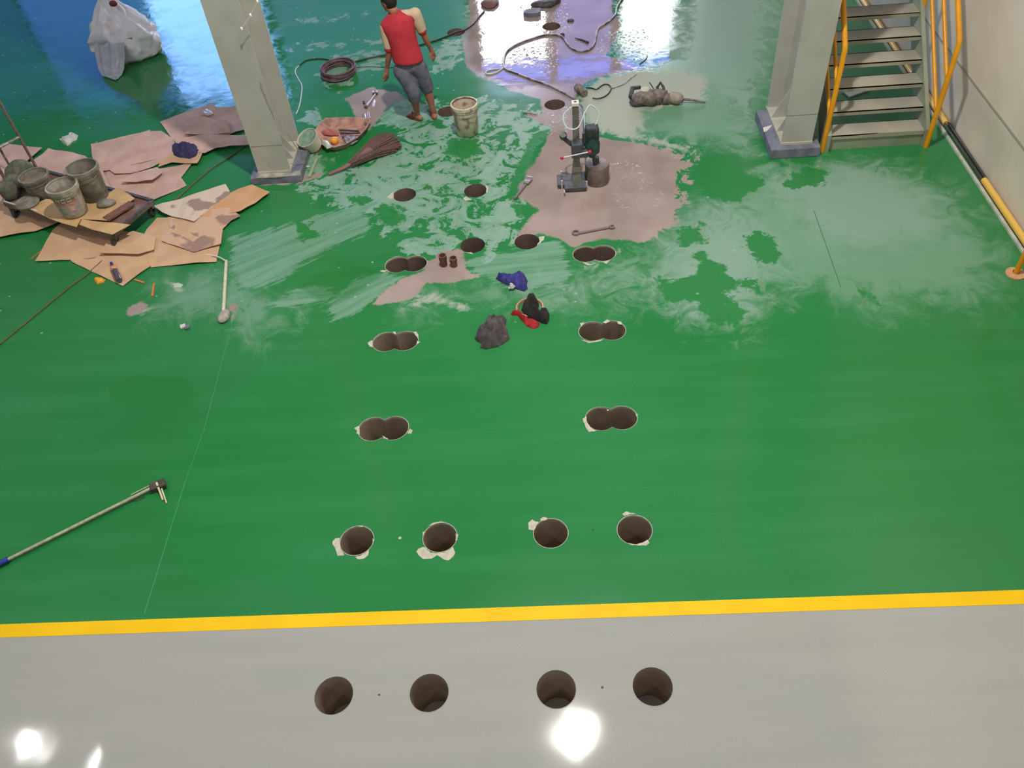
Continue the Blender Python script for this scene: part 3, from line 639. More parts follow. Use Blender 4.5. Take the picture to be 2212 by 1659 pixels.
for x, yb_ in ((XL-.055, SY+.0), (XR+.045, SY-.04)):
    r_ = .027
    zt = 1.15
    hr = MB().tube([(x, yb_, 0), (x, yb_, zt-.02), (x, yb_+.02, zt+.02), (x, yb_+2.1, zt+.02+2.08*sl_)], r_, 12).build('handrail', 'yellow', stair, smooth=True)
    for zz in (.38, .74):
        MB().tube([(x, yb_+.0, zz), (x, yb_+2.1, zz+2.1*sl_)], .02, 10).build('mid_rail', 'yellow', stair, smooth=True)
    for k in (1.0, 2.05):
        MB().tube([(x, yb_+k, k*sl_+.06), (x, yb_+k, zt+.0+k*sl_)], .022, 10).build('rail_post', 'yellow', stair, smooth=True)
single(MB().prism([P2(x, y) for x, y in ((1819, 199), (1877, 197), (1834, 212))], .002, .02), 'card_offcut', 'whitepaint', 'white triangular offcut lying on the floor behind the stair treads', 'scrap')

# ------------------------------------------------------------------ cardboard floor protection
CARDS = [
 ([(152, 560), (156, 567), (266, 619), (325, 577), (340, 515), (260, 500), (190, 520)], 'card', 'tan cardboard sheet under the small bottle at the lower tip of the pile'),
 ([(115, 497), (97, 530), (76, 565), (150, 562), (205, 558), (237, 518), (240, 480), (150, 470)], 'card', 'tan cardboard sheet poking out lower left of the cart'),
 ([(-30, 430), (-40, 518), (0, 513), (76, 500), (128, 484), (160, 470), (110, 420), (30, 420)], 'card', 'tan cardboard sheet at the left frame edge under the cart'),
 ([(10, 310), (93, 322), (36, 368), (20, 440), (-30, 450), (-40, 340)], 'card_pink', 'pinkish cardboard sheet at the left edge beneath the cart poles'),
 ([(106, 323), (184, 337), (222, 368), (250, 430), (190, 470), (60, 430), (41, 371)], 'card_pink', 'pinkish cardboard sheet behind the two buckets on the cart'),
 ([(266, 377), (330, 368), (418, 354), (392, 385), (404, 402), (329, 436), (278, 425), (215, 420), (200, 350)], 'card_pink', 'wide pale cardboard sheet between the cart and the purple rag'),
 ([(327, 284), (349, 285), (382, 306), (395, 322), (365, 342), (330, 362), (286, 377), (250, 380), (225, 360)], 'card_pink', 'cardboard sheet tucked half under the square pink sheet'),
 ([(197, 313), (262, 297), (325, 282), (332, 320), (337, 344), (270, 362), (215, 373), (200, 340)], 'card_pink', 'square dusty pink cardboard sheet lying on top near the white rag'),
 ([(342, 361), (372, 352), (402, 354), (427, 355), (438, 333), (420, 322), (388, 326), (350, 345)], 'card', 'small cardboard sheet right under the purple rag'),
 ([(374, 301), (440, 292), (534, 293), (541, 314), (500, 316), (466, 320), (443, 332), (418, 330), (385, 315)], 'card_pink', 'long pinkish cardboard sheet below the crumpled one by the left column'),
 ([(347, 266), (400, 245), (456, 225), (471, 235), (520, 232), (534, 280), (490, 296), (451, 295), (412, 297), (372, 301)], 'card_pink', 'crumpled pinkish cardboard sheet nearest the left column'),
 ([(319, 497), (300, 530), (327, 578), (400, 573), (468, 567), (483, 494), (430, 470), (340, 472)], 'card', 'large tan cardboard sheet on the lower right of the pile'),
 ([(362, 470), (420, 460), (496, 455), (521, 469), (500, 480), (481, 498), (450, 515), (418, 523), (390, 508), (370, 495)], 'card_mud', 'mud-streaked cardboard sheet above the large tan one'),
 ([(425, 470), (470, 440), (497, 418), (517, 408), (545, 399), (584, 418), (553, 440), (521, 460), (480, 470)], 'card_orange', 'clean orange cardboard sheet at the right tip below the left column'),
 ([(334, 450), (370, 438), (430, 418), (489, 402), (497, 415), (496, 424), (450, 455), (420, 481), (390, 473), (352, 463)], 'card_grey', 'whitish cardboard sheet with brown mud spots'),
 ([(216, 549), (237, 518), (288, 500), (338, 514), (333, 540), (300, 551), (258, 549)], 'card', 'tan cardboard piece just above the small bottle'),
 ([(360, 498), (418, 524), (445, 505), (482, 498), (478, 528), (420, 546), (350, 522)], 'card_mud', 'narrow muddy cardboard strip crossing the large tan sheet'),
 ([(412, 264), (440, 255), (492, 262), (499, 288), (452, 293), (400, 290)], 'card_pink', 'folded cardboard flap on top of the crumpled sheet by the left column'),
 ([(286, 377), (340, 362), (352, 372), (330, 392), (262, 396)], 'card_pink', 'narrow cardboard flap below the square pink sheet'),
]
for i, (pl, m, lb) in enumerate(CARDS):
    sheet('cardboard_sheet', pl, .003+.0095*(i % 5 if i < 11 else i-11 if i < 15 else 5 if i != 16 else 3), .004, m, lb, 'cardboard', warp=.026, seed=i*3.1, group='cardboard sheets spread on the left floor')

# ------------------------------------------------------------------ platform cart
cA, cB, cC, cD = Vector((-4.52, 7.06)), Vector((-4.27, 7.63)), Vector((-5.83, 8.40)), Vector((-5.98, 7.76))
CZ = .20
cart = thing('platform_cart', 'low steel platform cart loaded with buckets, on the cardboard', 'cart', ((cA.x+cC.x)/2, (cA.y+cC.y)/2, 0))
def c3(v, z=CZ): return Vector((v.x, v.y, z))
MB().prism([tuple(cA.lerp(cC, .012)), tuple(cB.lerp(cD, .012)), tuple(cC.lerp(cA, .012)), tuple(cD.lerp(cB, .012))], CZ-.03, CZ-.015).build('deck', mat('deck_plate', (128, 92, 84), .6, .2, c2=(150, 128, 116), scale=7), cart)
for a, b_ in ((cA, cB), (cB, cC), (cC, cD), (cD, cA)):
    MB().beam(c3(a, CZ-.012), c3(b_, CZ-.012), .035, .045).build('frame_rail', 'cartsteel', cart)
MB().beam(c3(cD.lerp(cA, .0), CZ+.018), c3(cD.lerp(cA, .42), CZ+.018), .014, .014).build('white_edge', 'whitepaint', cart)
for v in (cA, cB, cC, cD):
    q = v.lerp((cA+cC)/2, .07); w = MB(); mt = Matrix.Rotation(PI/2, 3, 'Y')
    wh = MB().lathe([(.02, -.02), (.06, -.018), (.068, 0), (.06, .018), (.02, .02)], (q.x, q.y, .07), 18, mt).build('caster_wheel', 'darkrubber', cart, smooth=True)
    MB().box((q.x, q.y, .135), (.07, .05, .07)).build('caster_fork', 'cartsteel', wh)
# upright handle at the left end
hA, hB = at(81, 366, CZ), at(20, 402, CZ)
hp = MB(); hp.tube([hA, hA+Vector((0, 0, 1.15))], .016, 8); hp.build('handle_pole', 'rod', cart, smooth=True)
MB().tube([hB, hB+Vector((0, 0, 1.15))], .018, 8).build('handle_pole', 'rod', cart, smooth=True)
t1 = hA+Vector((0, 0, .40)); t2 = hB+Vector((0, 0, .42)); MB().tube([t1+Vector((0, 0, .02)), t2+(t2-t1)*.3], .016, 8).build('handle_crossbar', mat('worn_bar', (180, 178, 172), .5, .3, c2=(104, 96, 90), scale=18), cart, smooth=True)
# papers on the deck
sheet('kraft_paper', [(57, 450), (100, 432), (225, 425), (256, 405), (292, 430), (262, 452), (232, 478), (195, 475), (176, 474), (166, 492), (120, 478), (105, 472)], CZ+.014, .004, 'paper', 'brown kraft paper sheet under the two buckets on the cart', 'paper', warp=.012, seed=2.)
sheet('kraft_paper', [(172, 486), (178, 475), (222, 481), (245, 482), (282, 486), (243, 508), (200, 497)], CZ+.013, .004, 'paper', 'brown kraft paper strip on the front corner of the cart', 'paper', warp=.01, seed=5.)
def pail(name, px, py, zb, rt, rb, h, m, label, cat='bucket', inner='mortar_in', tilt=None, rim='pail_white', fill=.55, lab=False, group=None):
    p = at(px, py, zb); r = thing(name, label, cat, (p.x, p.y, zb), group)
    m_ = tilt; T = Vector((p.x, p.y, zb))
    MB().lathe([(0, .001), (rb-.01, .0), (rb, .01), (rb+(rt-rb)*.82, h*.82), (rb+(rt-rb)*.84+.008, h*.83), (rt+.006, h*.87), (rt+.006, h), (rt-.006, h), (rb-.008, h*.3), (rb-.01, .012), (0, .012)], T, 32, m_).build('pail_body', m, r, smooth=True)
    MB().lathe([(rt-.003, h*.9), (rt+.012, h*.9), (rt+.012, h*1.0), (rt-.0065, h*1.01), (rt-.0065, h*.92)], T, 32, m_).build('rim', rim, r, smooth=True)
    if fill: MB().lathe([(rb+(rt-rb)*fill-.009, h*fill), (.001, h*fill+.01)], T, 24, m_).build('mortar', inner, r)
    MB().lathe([(rt-.0068, h*.985), (rb+(rt-rb)*.3-.009, h*.25)], T, 32, m_).build('dirty_lining', inner, r, smooth=True)
    b_ = []
    for k in range(13):
        a = PI*k/12; v = Vector((math.cos(a)*(rt+.014), -math.sin(a)*(rt+.014)*.92, h*.86-math.sin(a)*h*.16)); b_.append((m_ @ v if m_ else v)+T)
    MB().tube(b_, .003, 6).build('wire_handle', 'toolsteel', r)
    if lab:
        ah = -PI*.78; aw = PI*.62
        def band(z0, z1, a0, a1, mm, nm, off=.002):
            n = 10; A = []; B = []
            for k in range(n+1):
                a = a0+(a1-a0)*k/n
                for L_, z in ((A, z0), (B, z1)):
                    rr = rb+(rt-rb)*(z/h)+off; L_.append(Vector((rr*math.cos(a), rr*math.sin(a), z))+T)
            MB().loft([A, B], cap=False, closed=False).build(nm, mm, r, smooth=True)
        band(.05, .175, ah, ah+aw, 'labelgrey', 'label_print'); band(.175, .205, ah, ah+aw, 'labelred', 'label_band', .003); band(.21, .265, ah, ah+aw*.95, 'labelolive', 'label_band', .003)
        band(.10, .16, ah+aw*.62, ah+aw*.8, mat('label_emblem', (206, 160, 140), .6), 'label_emblem', .004)
        # pale blurred capitals on the olive band
        for k, seg in enumerate((((0, 0, 0, 1), (0, 1, 1, 0), (1, 0, 1, 1)), ((1, 1, 0, 1), (0, 1, 0, 0), (0, 0, 1, 0), (1, 0, 1, .5)), ((0, 0, 0, 1), (0, 1, 1, .9), (0, 0, 1, .1), (1, .1, 1, .9)))):
            a0 = ah+aw*(.28+.2*k); w = .22; L_ = MB()
            for x0, y0, x1, y1 in seg:
                q = []
                for xx, yy in ((x0, y0), ((x0+x1)/2, (y0+y1)/2), (x1, y1)):
                    a = a0+xx*w; z = .218+yy*.036; rr = rb+(rt-rb)*(z/h)+.006; q.append(Vector((rr*math.cos(a), rr*math.sin(a), z))+T)
                L_.tube(q, .003, 5)
            L_.build('letter', 'whitecloth', r)
    return r
pail('mortar_bucket', 164, 458, CZ+.03, .155, .13, .34, 'pail_white', 'white paint bucket with red and olive label on the cart', fill=.72, lab=True, rim='pail_white')
pail('mortar_bucket', 208, 424, CZ+.03, .16, .135, .37, 'pail_grey', 'tall cement-grey bucket on the cart behind the labelled one', fill=.3, rim='pail_grey')
pail('mortar_bucket', 95, 420, CZ+.005, .15, .13, .25, 'pail_grey', 'short pale grey bucket on the cart left of the labelled bucket', fill=.8, rim='pail_grey')
pail('mortar_bucket', 1010, 286, .0, .148, .13, .375, 'pail_cream', 'cream bucket splashed with mud on the green floor by the worker', fill=.2, rim='pail_cream', inner='holewet')
def lump(name, c, r, m, label, cat, seed=0., amp=.25, n=24, m_=None, parent=None, fr=6.):
    mb = MB().ball((0, 0, 0), r, n); vs = []
    for v in mb.v:
        V = Vector(v); q = V.normalized() if V.length > 0 else V; k = 1+amp*nz(V, fr, seed)+amp*.4*nz(V, fr*3, seed)
        V = V*k; V = m_ @ V if m_ else V; V = V+Vector(c); vs.append((V.x, V.y, V.z))
    mb.v = vs
    return mb.build(name, m, parent, smooth=True) if parent is not None else single(mb, name, m, label, cat, smooth=True)
p = at(58, 400, CZ); pm = thing('mixing_paddle', 'cement-caked mixing head on a pole standing on the left of the cart', 'tool', (p.x, p.y, CZ))
lump('caked_cement', p+Vector((0, .02, .165)), (.15, .12, .15), 'cement', '', '', 3., parent=pm)
lump('caked_cement', p+Vector((-.03, -.1, .115)), (.12, .09, .09), 'cement', '', '', 9., parent=pm)
mp = at(34, 380, CZ+.02); MB().tube([mp, mp+Vector((0, 0, .85))], .013, 8).build('shaft', 'rod', pm, smooth=True)
p = at(27, 425, CZ); b2 = thing('rubber_mallet', 'round cement-grey pot beside the left pole of the cart', 'pot', (p.x, p.y, CZ))
MB().lathe([(0, 0), (.075, 0), (.095, .04), (.1, .14), (.09, .17), (0, .18)], p, 24).build('pot_body', 'cement', b2, smooth=True); b2.name = 'cement_pot'
p = at(62, 442, CZ+.02); single(MB().lathe([(0, 0), (.11, .0), (.13, .03), (.12, .045), (0, .05)], p, 24), 'cement_disc', 'pail_grey', 'flat round cement-coated lid lying near the front edge of the cart', 'lid', smooth=True)
lump('dirty_rag', at(232, 440, CZ+.04)+Vector((0, 0, .01)), (.1, .06, .035), 'pail_grey', 'crumpled greyish rag beside the tall bucket on the cart', 'rag', 11., .5)
p = at(258, 458, CZ+.01); single(MB().box(p+Vector((0, .0, .012)), (.34, .1, .02), rotz(.95)), 'steel_offcut', 'rust', 'rusty flat steel piece on the right end of the cart', 'steel')

# ------------------------------------------------------------------ small things on the left
bp0, bp1 = at(240, 568, .045), at(258, 606, .045); bd = (bp1-bp0).normalized()
bo = thing('drink_bottle', 'small dark drink bottle with orange label lying on the cardboard tip', 'bottle', bp0)
zz = Vector((0, 0, -.0))
def along(pts, nm, m, par): MB().tube([bp0+bd*a for a, r in pts], .03, 16, True, [r for a, r in pts]).build(nm, m, par, smooth=True)
L_ = (bp1-bp0).length
along([(0, .016), (.03, .016)], 'cap', 'bluegrip', bo); along([(.03, .012), (.06, .016), (.09, .03), (.11, .032), (L_-.02, .032), (L_, .026)], 'bottle_body', 'bottle', bo)
along([(.10, .0335), (.16, .0335)], 'label_wrap', 'bottlelabel', bo)
cloth('purple_rag', [(372, 325), (378, 314), (390, 315), (398, 309), (412, 313), (425, 316), (431, 327), (425, 338), (410, 344), (388, 341), (376, 336)], .09, 'indigo', 'purple crumpled rag on the cardboard near the left column', 'rag', 1.5, z=.035, cs=18)
cloth('white_scrap', [(128, 300), (140, 299), (152, 292), (160, 289), (169, 293), (166, 302), (154, 308), (146, 316), (138, 312)], .05, 'whitecloth', 'white torn cloth scrap alone on the green floor above the cardboard', 'cloth', 4., step=.03)
cloth('orange_scrap', [(204, 604), (212, 601), (228, 604), (225, 610), (210, 614), (205, 609)], .03, 'orange', 'small orange plastic scrap beside the cardboard tip', 'scrap', 7.)
for (a, b_), lb in ((((290, 604), (311, 611)), 'thin wood splinter touching the cardboard tip'), (((333, 612), (329, 640)), 'thicker wood splinter standing apart on the green floor right of the cardboard tip')):
    single(MB().beam(at(*a, .006), at(*b_, .006), .02, .01), 'wood_splinter', 'wood', lb, 'splinter', 'wood splinters by the cardboard')
single(MB().beam(at(66, 560, .006), at(92, 540, .006), .01, .008), 'wood_splinter', 'wood', 'long thin wood splinter left of the lower cardboard sheet', 'splinter', 'wood splinters by the cardboard')
cloth('plaster_crumb', [(370, 614), (385, 611), (396, 615), (391, 622), (376, 622)], .015, 'plaster', 'pale plaster crumb on the green floor below the big tan sheet', 'crumb', 2., step=.02)
r_ = thing('cigarette_pack', 'tiny white and dark crumpled pack on the green floor below the pole', 'pack', at(400, 706))
MB().box(at(395, 705, .012), (.05, .05, .022), rotz(.4)).build('white_half', 'whitecloth', r_, bevel=.004); MB().box(at(404, 707, .012), (.045, .05, .02), rotz(.3)).build('dark_half', 'plinth', r_, bevel=.004)
# white pole with a cross foot
sq = thing('floor_pole', 'white wooden pole with mud-caked foot lying right of the cardboard', 'pole', at(486, 620))
MB().beam(at(489, 563, .022), at(483, 674, .022), .028, .028).build('pole', 'palewood', sq, bevel=.006)
lump('muddy_foot', at(483, 683, .02), (.05, .09, .03), 'dustsplash', '', '', 5., parent=sq)
MB().tube(smooth_path([at(432, 549, .02), at(455, 551, .025), at(475, 556, .04), at(488, 564, .035)], 4), .007, 6).build('wire_hook', 'whitepaint', sq)
# long squeegee pole bottom left
a, b_ = at(-70, 1252, .03), at(18, 1208, .03); c_ = at(330, 1053, .035)
sw = thing('floor_squeegee', 'long pale pole with blue grip and dark head on the lower left floor', 'squeegee', at(170, 1135))
MB().tube([a, b_], .022, 12).build('grip', 'bluegrip', sw, smooth=True); MB().tube([b_, c_], .013, 10).build('pole', mat('pole_alloy', (176, 178, 146), .4, c2=(160, 150, 126), scale=30), sw, smooth=True)
hc = at(341, 1049, .03); MB().box(hc, (.12, .075, .05), rotz(.42)).build('head', mat('head_dark', (62, 56, 46), .8, c2=(84, 76, 62), scale=30), sw, bevel=.008)
MB().beam(at(338, 1042, .062), at(352, 1080, .01), .014, .006).build('blade', 'palewood', sw); MB().beam(at(349, 1055, .05), at(360, 1087, .008), .010, .006).build('blade', 'palewood', sw)
MB().beam(at(283, 1069, .004), at(350, 1035, .05), .006, .004).build('blade_edge', 'palewood', sw)
MB().tube(smooth_path([at(282, 1079, .008), at(295, 1081, .006), at(312, 1072, .01)], 4), .003, 6).build('loose_wire', 'rust', sw)

# ------------------------------------------------------------------ filled sack top left
bc = at(283, 118); sack = thing('plastic_sack', 'large translucent whitish sack stuffed with rubbish on the far left floor', 'sack', (bc.x, bc.y, 0))
prof = [(0., .38), (.06, .46), (.2, .50), (.35, .47), (.5, .40), (.62, .31), (.72, .22), (.80, .15), (.88, .10), (.95, .12), (1.02, .07)]
prof = [(z_, float(np.interp(z_, [p_[0] for p_ in prof], [p_[1] for p_ in prof]))) for z_ in np.linspace(0, 1.02, 36)]
rings = []
for z, r in prof:
    ring = []
    for k in range(72):
        a = 2*PI*k/72; q = Vector((math.cos(a), math.sin(a), z*2))
        rr = r*(1+.16*nz(q, 1.4, 4)+.12*(.6-abs(nz(q, 2.2, 8))*2.4)+.05*(.5-abs(nz(q, 5., 2))*2.4)); ring.append(Vector((bc.x+rr*math.cos(a)*.98-.04*z, bc.y+rr*math.sin(a)*.72+.05*z, z*.9*(1+.06*nz(q, 2.5, 1)))))
    rings.append(ring)
MB().loft(rings).build('sack_body', 'sack', sack, smooth=True)
MB().loft([[Vector((bc.x+(.33-.1*zz_)*math.cos(2*PI*k/24), bc.y-.03+(.27)*math.sin(2*PI*k/24), zz_+.05*math.sin(k))) for k in range(24)] for zz_ in (.02, .3)]).build('rubbish', 'card_mud', sack)
# flap hanging to the front
fl_ = MB(); n = 9; A = []
for j, (yy, zz_, w0_, w1_) in enumerate(((-.37, .34, -.27, .16), (-.46, .2, -.27, .14), (-.55, .07, -.26, .10), (-.64, .02, -.2, .08), (-.76, .006, .02, .06))):
    A.append([Vector((bc.x+w0_+(w1_-w0_)*k/n, bc.y+yy+.03*math.sin(k*2.1), zz_+.012*math.sin(k*1.7+j))) for k in range(n+1)])
fl_.loft(A, cap=False, closed=False).build('sack_flap', mat('clear_film', (176, 182, 200), .25, c2=(200, 200, 214), scale=9), sack, smooth=True)
lump('red_wrapper', pv(244, 7, bc.y-.12), (.05, .04, .04), 'sackred', '', '', 3., parent=sack)

# ------------------------------------------------------------------ coil, cables
cc = at(734, 160); coil = thing('hose_coil', 'coiled dusky pink rubber hose on the floor left of the worker', 'hose', (cc.x, cc.y, 0))
cmb_ = MB()
for k in range(11):
    r = .21+.006*(k % 4)+.012*random.uniform(-1, 1); pts = []
    ox, oy = random.uniform(-.015, .015), random.uniform(-.015, .015)
    for j in range(37):
        a = 2*PI*j/36+k; pts.append((cc.x+ox+r*math.cos(a), cc.y+oy+r*math.sin(a)*1.05, .014+.018*(k//2)+.004*math.sin(3*a+k)))
    MB().tube(pts, .0115, 6).build('hose_turn', 'hosecoil', coil, smooth=True)
cable('white_cable', [(640, 246), (647, 228), (651, 205), (652, 185), (644, 170), (638, 157), (640, 148), (646, 142)], .008, 'whitecable', 'thin white cable curling down beside the left column', 'cable')
cable('black_cable', [(646, 142), (660, 131), (680, 127), (705, 128), (722, 134), (732, 138)], .008, 'blackcable', 'black cable arching from the white cable to the hose coil', 'cable')
cable('black_cable', [(757, 137), (775, 131), (800, 125), (835, 118), (880, 105), (925, 92), (945, 86), (968, 77), (990, 68), (1005, 64), (1022, 52), (1035, 36), (1046, 24)], .011, 'blackcable', 'black cable running behind the worker to the far left hole', 'cable')
cable('thin_black_cable', [(762, 146), (800, 144), (840, 146), (870, 145)], .004, 'blackcable', 'thin black cable passing behind the worker hand', 'cable')
cable('black_cable', [(1382, 138), (1395, 128), (1398, 120)], .006, 'blackcable', 'short bit of black cable on the bright wet floor', 'cable')
cable('water_hose', [(1346, -6), (1338, 6), (1332, 18), (1330, 30), (1318, 44), (1300, 56), (1292, 62), (1288, 75), (1285, 92), (1275, 106), (1258, 111), (1240, 107), (1226, 95), (1217, 82), (1205, 76), (1180, 75), (1150, 83), (1120, 94), (1100, 106), (1091, 118), (1088, 135), (1089, 145), (1098, 152), (1120, 160), (1150, 172), (1185, 184), (1215, 199), (1240, 213), (1252, 224), (1262, 240)], .014, 'hose', 'grey water hose snaking over the wet brown slurry to the drill', 'hose', 4)
cable('hose_loop', [(1090, 144), (1080, 148), (1062, 150), (1051, 154), (1050, 159), (1060, 160), (1075, 155), (1090, 144)], .010, 'whitecable', 'pale loop of hose at the left edge of the wet patch', 'hose', 4)
cable('black_cable', [(1266, 189), (1278, 190), (1288, 193), (1298, 186), (1307, 182), (1316, 184), (1320, 191), (1315, 201), (1305, 209), (1292, 213), (1280, 212)], .009, 'blackcable', 'black cable loop beside the small muddy motor', 'cable')
cable('thin_grey_cable', [(1322, 191), (1335, 187), (1350, 180), (1362, 170), (1375, 160)], .005, 'hose', 'thin grey cable trailing from the black loop to the wet floor', 'cable')
cable('brown_rope', [(541, 307), (520, 322), (490, 343), (456, 365), (420, 395), (375, 436), (352, 452), (337, 460)], .008, 'rope', 'brown rope stretched over the floor from the left column to the cart', 'rope')
cable('brown_rope', [(300, 497), (270, 522), (225, 560), (186, 594), (150, 620), (101, 660), (50, 702), (-40, 775)], .008, 'rope', 'brown rope running off the lower left side past the cardboard', 'rope')

# ------------------------------------------------------------------ worker's corner: pail, tray, broom, tools
p = at(681, 323); tl = Matrix.Rotation(.35, 3, 'X') @ Matrix.Rotation(-.28, 3, 'Y')
wp_ = thing('shallow_pail', 'shallow round cream pail tilted beside the left column foot', 'pail', (p.x, p.y, 0))
T = Vector((p.x, p.y, .05)); MB().lathe([(0, 0), (.10, 0), (.130, .16), (.124, .16), (.095, .01), (0, .01)], T, 32, tl).build('pail_body', mat('pail_rim_cream', (206, 198, 178), .5), wp_, smooth=True)
MB().lathe([(.121, .145), (.001, .12)], T, 32, tl).build('milky_water', mat('milky_water', (140, 164, 146), .25, c2=(110, 140, 120), scale=20), wp_)
MB().lathe([(0, 0), (.09, 0), (.085, .05), (0, .05)], (T.x, T.y, 0.0), 20).build('foot_ring', 'rust', wp_)
tp = [(707, 268), (750, 266), (798, 268), (803, 272), (792, 292), (775, 310), (748, 325), (725, 331), (705, 328), (690, 318), (682, 300), (690, 285)]
tc = at(740, 300); tray = thing('tool_scoop', 'shallow brown plastic scoop full of tools and scraps beside the broom', 'scoop', (tc.x, tc.y, 0))
w = [Vector(P2(x, y)) for x, y in tp]; c2 = sum(w, Vector((0, 0)))/len(w)
ringz = [(.86, .0), (1., .075), (1.02, .08), (.98, .08), (.84, .012)]
MB().loft([[Vector((c2.x+(q.x-c2.x)*s_, c2.y+(q.y-c2.y)*s_, z_)) for q in w] for s_, z_ in ringz]).build('scoop_body', 'tray', tray, smooth=True)
lump('orange_pot', at(722, 303, .05), (.05, .05, .045), 'orange', 'orange round pot in the tool scoop', 'pot', 3., .1)
cloth('foil_wrap', [(693, 302), (700, 305), (716, 314), (719, 318), (706, 322), (698, 314)], .05, 'foil', 'shiny crumpled foil on the lip of the tool scoop', 'foil', 3., z=.07, cs=30, step=.015)
cloth('red_cloth', [(695, 286), (712, 281), (728, 284), (732, 292), (715, 293), (700, 291)], .04, mat('faded_red', (176, 96, 92), .8), 'faded red cloth inside the tool scoop', 'cloth', 6., z=.03)
for i, (x0, y0, x1, y1, lb) in enumerate(((733, 281, 775, 283, 'topmost dark steel bar inside the tool scoop'), (735, 289, 778, 287, 'second dark steel bar inside the tool scoop'), (740, 297, 772, 300, 'third and lowest steel bar inside the tool scoop'))):
    single(MB().tube([at(x0, y0, .05), at(x1, y1, .06)], .012, 8), 'steel_bar', 'slagdark', lb, 'tool', 'steel bars in the tool scoop')
cloth('clear_bag', [(742, 302), (755, 296), (768, 295), (774, 304), (762, 312), (748, 313)], .05, mat('clear_bag', (170, 164, 180), .25, c2=(120, 110, 110), scale=30), 'crumpled greyish plastic bag in the tool scoop', 'bag', 12., z=.03, cs=28, step=.015)
# broom
bpts = [at(709, 376, .03), at(735, 366, .035), at(760, 352, .045), at(780, 340, .055), at(800, 325, .07)]
br = thing('straw_broom', 'brown fan-shaped straw broom lying on the smeared green floor', 'broom', at(780, 340))
MB().tube(smooth_path(bpts, 4), .02, 12, True, [ .018+.045*(i/16)**1.5 for i in range(17)], .7).build('broom_handle', 'broomhandle', br, smooth=True)
fan = MB(); rg = random.Random(3); base_a = at(770, 347, .05); tipc = at(850, 306)
ax = (tipc-base_a); ax.z = 0; axl = ax.length; ax.normalize(); sx = Vector((-ax.y, ax.x, 0))
for k in range(620):
    u = rg.uniform(-1, 1); h_ = rg.uniform(0, 1); r0_ = .03; s0 = base_a+ax*rg.uniform(-.1, .05)+sx*u*.035+Vector((0, 0, (h_-.5)*.05))
    e = base_a+ax*(axl*rg.uniform(.85, 1.06)*(1-.16*u*u))+sx*u*.215; e.z = .012+.10*h_*(1-u*u*.6)
    m_ = s0.lerp(e, .5)+sx*u*-.02+Vector((0, 0, .012)); fan.tube([s0, m_, e], .0035, 3, False)
fb = fan.build('bristles', 'broom', br); fb['kind'] = 'stuff'
single(MB().beam(at(685, 343, .012), at(668, 383, .012), .03, .02), 'wooden_stick', mat('olive_stick', (150, 160, 118), .7), 'short pale green stick between the left column foot and the broom', 'stick')
lump('plaster_crumb', at(665, 360, .01), (.03, .02, .012), 'plaster', 'white plaster crumb next to the short pale stick by the column foot', 'crumb', 4.)
# hand tools above the scoop
rt_ = thing('ratchet_handle', 'chrome ratchet handle with forked head left of the worker', 'tool', at(802, 216))
MB().tube([at(792, 229, .02), at(811, 203, .02)], .012, 8, True, [.018, .009]).build('handle', 'chrome', rt_, smooth=True)
MB().tube([at(806, 201, .02), at(806, 197, .02)], .01, 8).build('fork_tip', 'chrome', rt_); MB().tube([at(815, 201, .02), at(814, 197, .02)], .01, 8).build('fork_tip', 'chrome', rt_); MB().beam(at(805, 202, .02), at(816, 202, .02), .03, .02).build('fork_bridge', 'slagdark', rt_)
MB().ball(at(790, 231, .02), .022, 10).build('square_drive', 'slagdark', rt_, smooth=True)
for x0, y0, x1, y1, r, nm, lb in ((809, 218, 806, 232, .020, 'steel_socket', 'bright chrome socket right of the ratchet handle'), (796, 242, 799, 257, .011, 'steel_rod', 'slim bright steel rod below the ratchet handle'), (793, 244, 795, 257, .011, 'steel_rod', 'slim dull steel rod left of the bright rod'),
                            (787, 249, 790, 262, .026, 'pipe_piece', 'grey pipe piece above the tool scoop corner'), (788, 264, 792, 270, .022, 'pipe_piece', 'shorter pale pipe piece touching the tool scoop corner'), (788, 221, 784, 222, .02, 'steel_nut', 'dark steel nut left of the ratchet handle')):
    single(MB().tube([at(x0, y0, r), at(x1, y1, r)], r, 12), nm, 'chrome' if nm == 'steel_socket' else 'toolsteel' if 'nut' not in nm else 'slagdark', lb, 'tool', smooth=True)

# ------------------------------------------------------------------ rags and gloves in the middle
rg_ = cloth('blue_rag', [(1071, 603), (1078, 599), (1095, 600), (1108, 601), (1112, 595), (1130, 593), (1135, 600), (1140, 608), (1138, 615), (1140, 625), (1132, 630), (1118, 626), (1100, 618), (1085, 612)], .09, 'bluerag', 'blue crumpled rag with a white corner on the smeared floor', 'rag', 3.)
wc = cloth('white_corner', [(1098, 624), (1101, 616), (1108, 615), (1114, 619), (1108, 624)], .04, 'whitecloth', '', '', 3., parent=rg_, cs=30, z=.03); wc['label'] = 'white corner'
cloth('grey_rag', [(1025, 732), (1030, 722), (1047, 708), (1050, 695), (1068, 689), (1094, 691), (1092, 705), (1096, 715), (1101, 733), (1090, 742), (1075, 750), (1050, 755), (1037, 752), (1040, 742), (1030, 738)], .13, 'greyrag', 'dark grey crumpled rag between the two rows of holes', 'rag', 8., cs=11)
rc = at(1140, 662); ring = thing('plastic_ring', 'salmon plastic ring half hidden under the black gloves', 'ring', (rc.x, rc.y, 0))
MB().lathe([(.11, 0), (.125, .0), (.13, .018), (.115, .022), (.11, .0)], (rc.x+.02, rc.y-.03, .002), 32).build('ring_body', 'pinkplastic', ring, smooth=True)
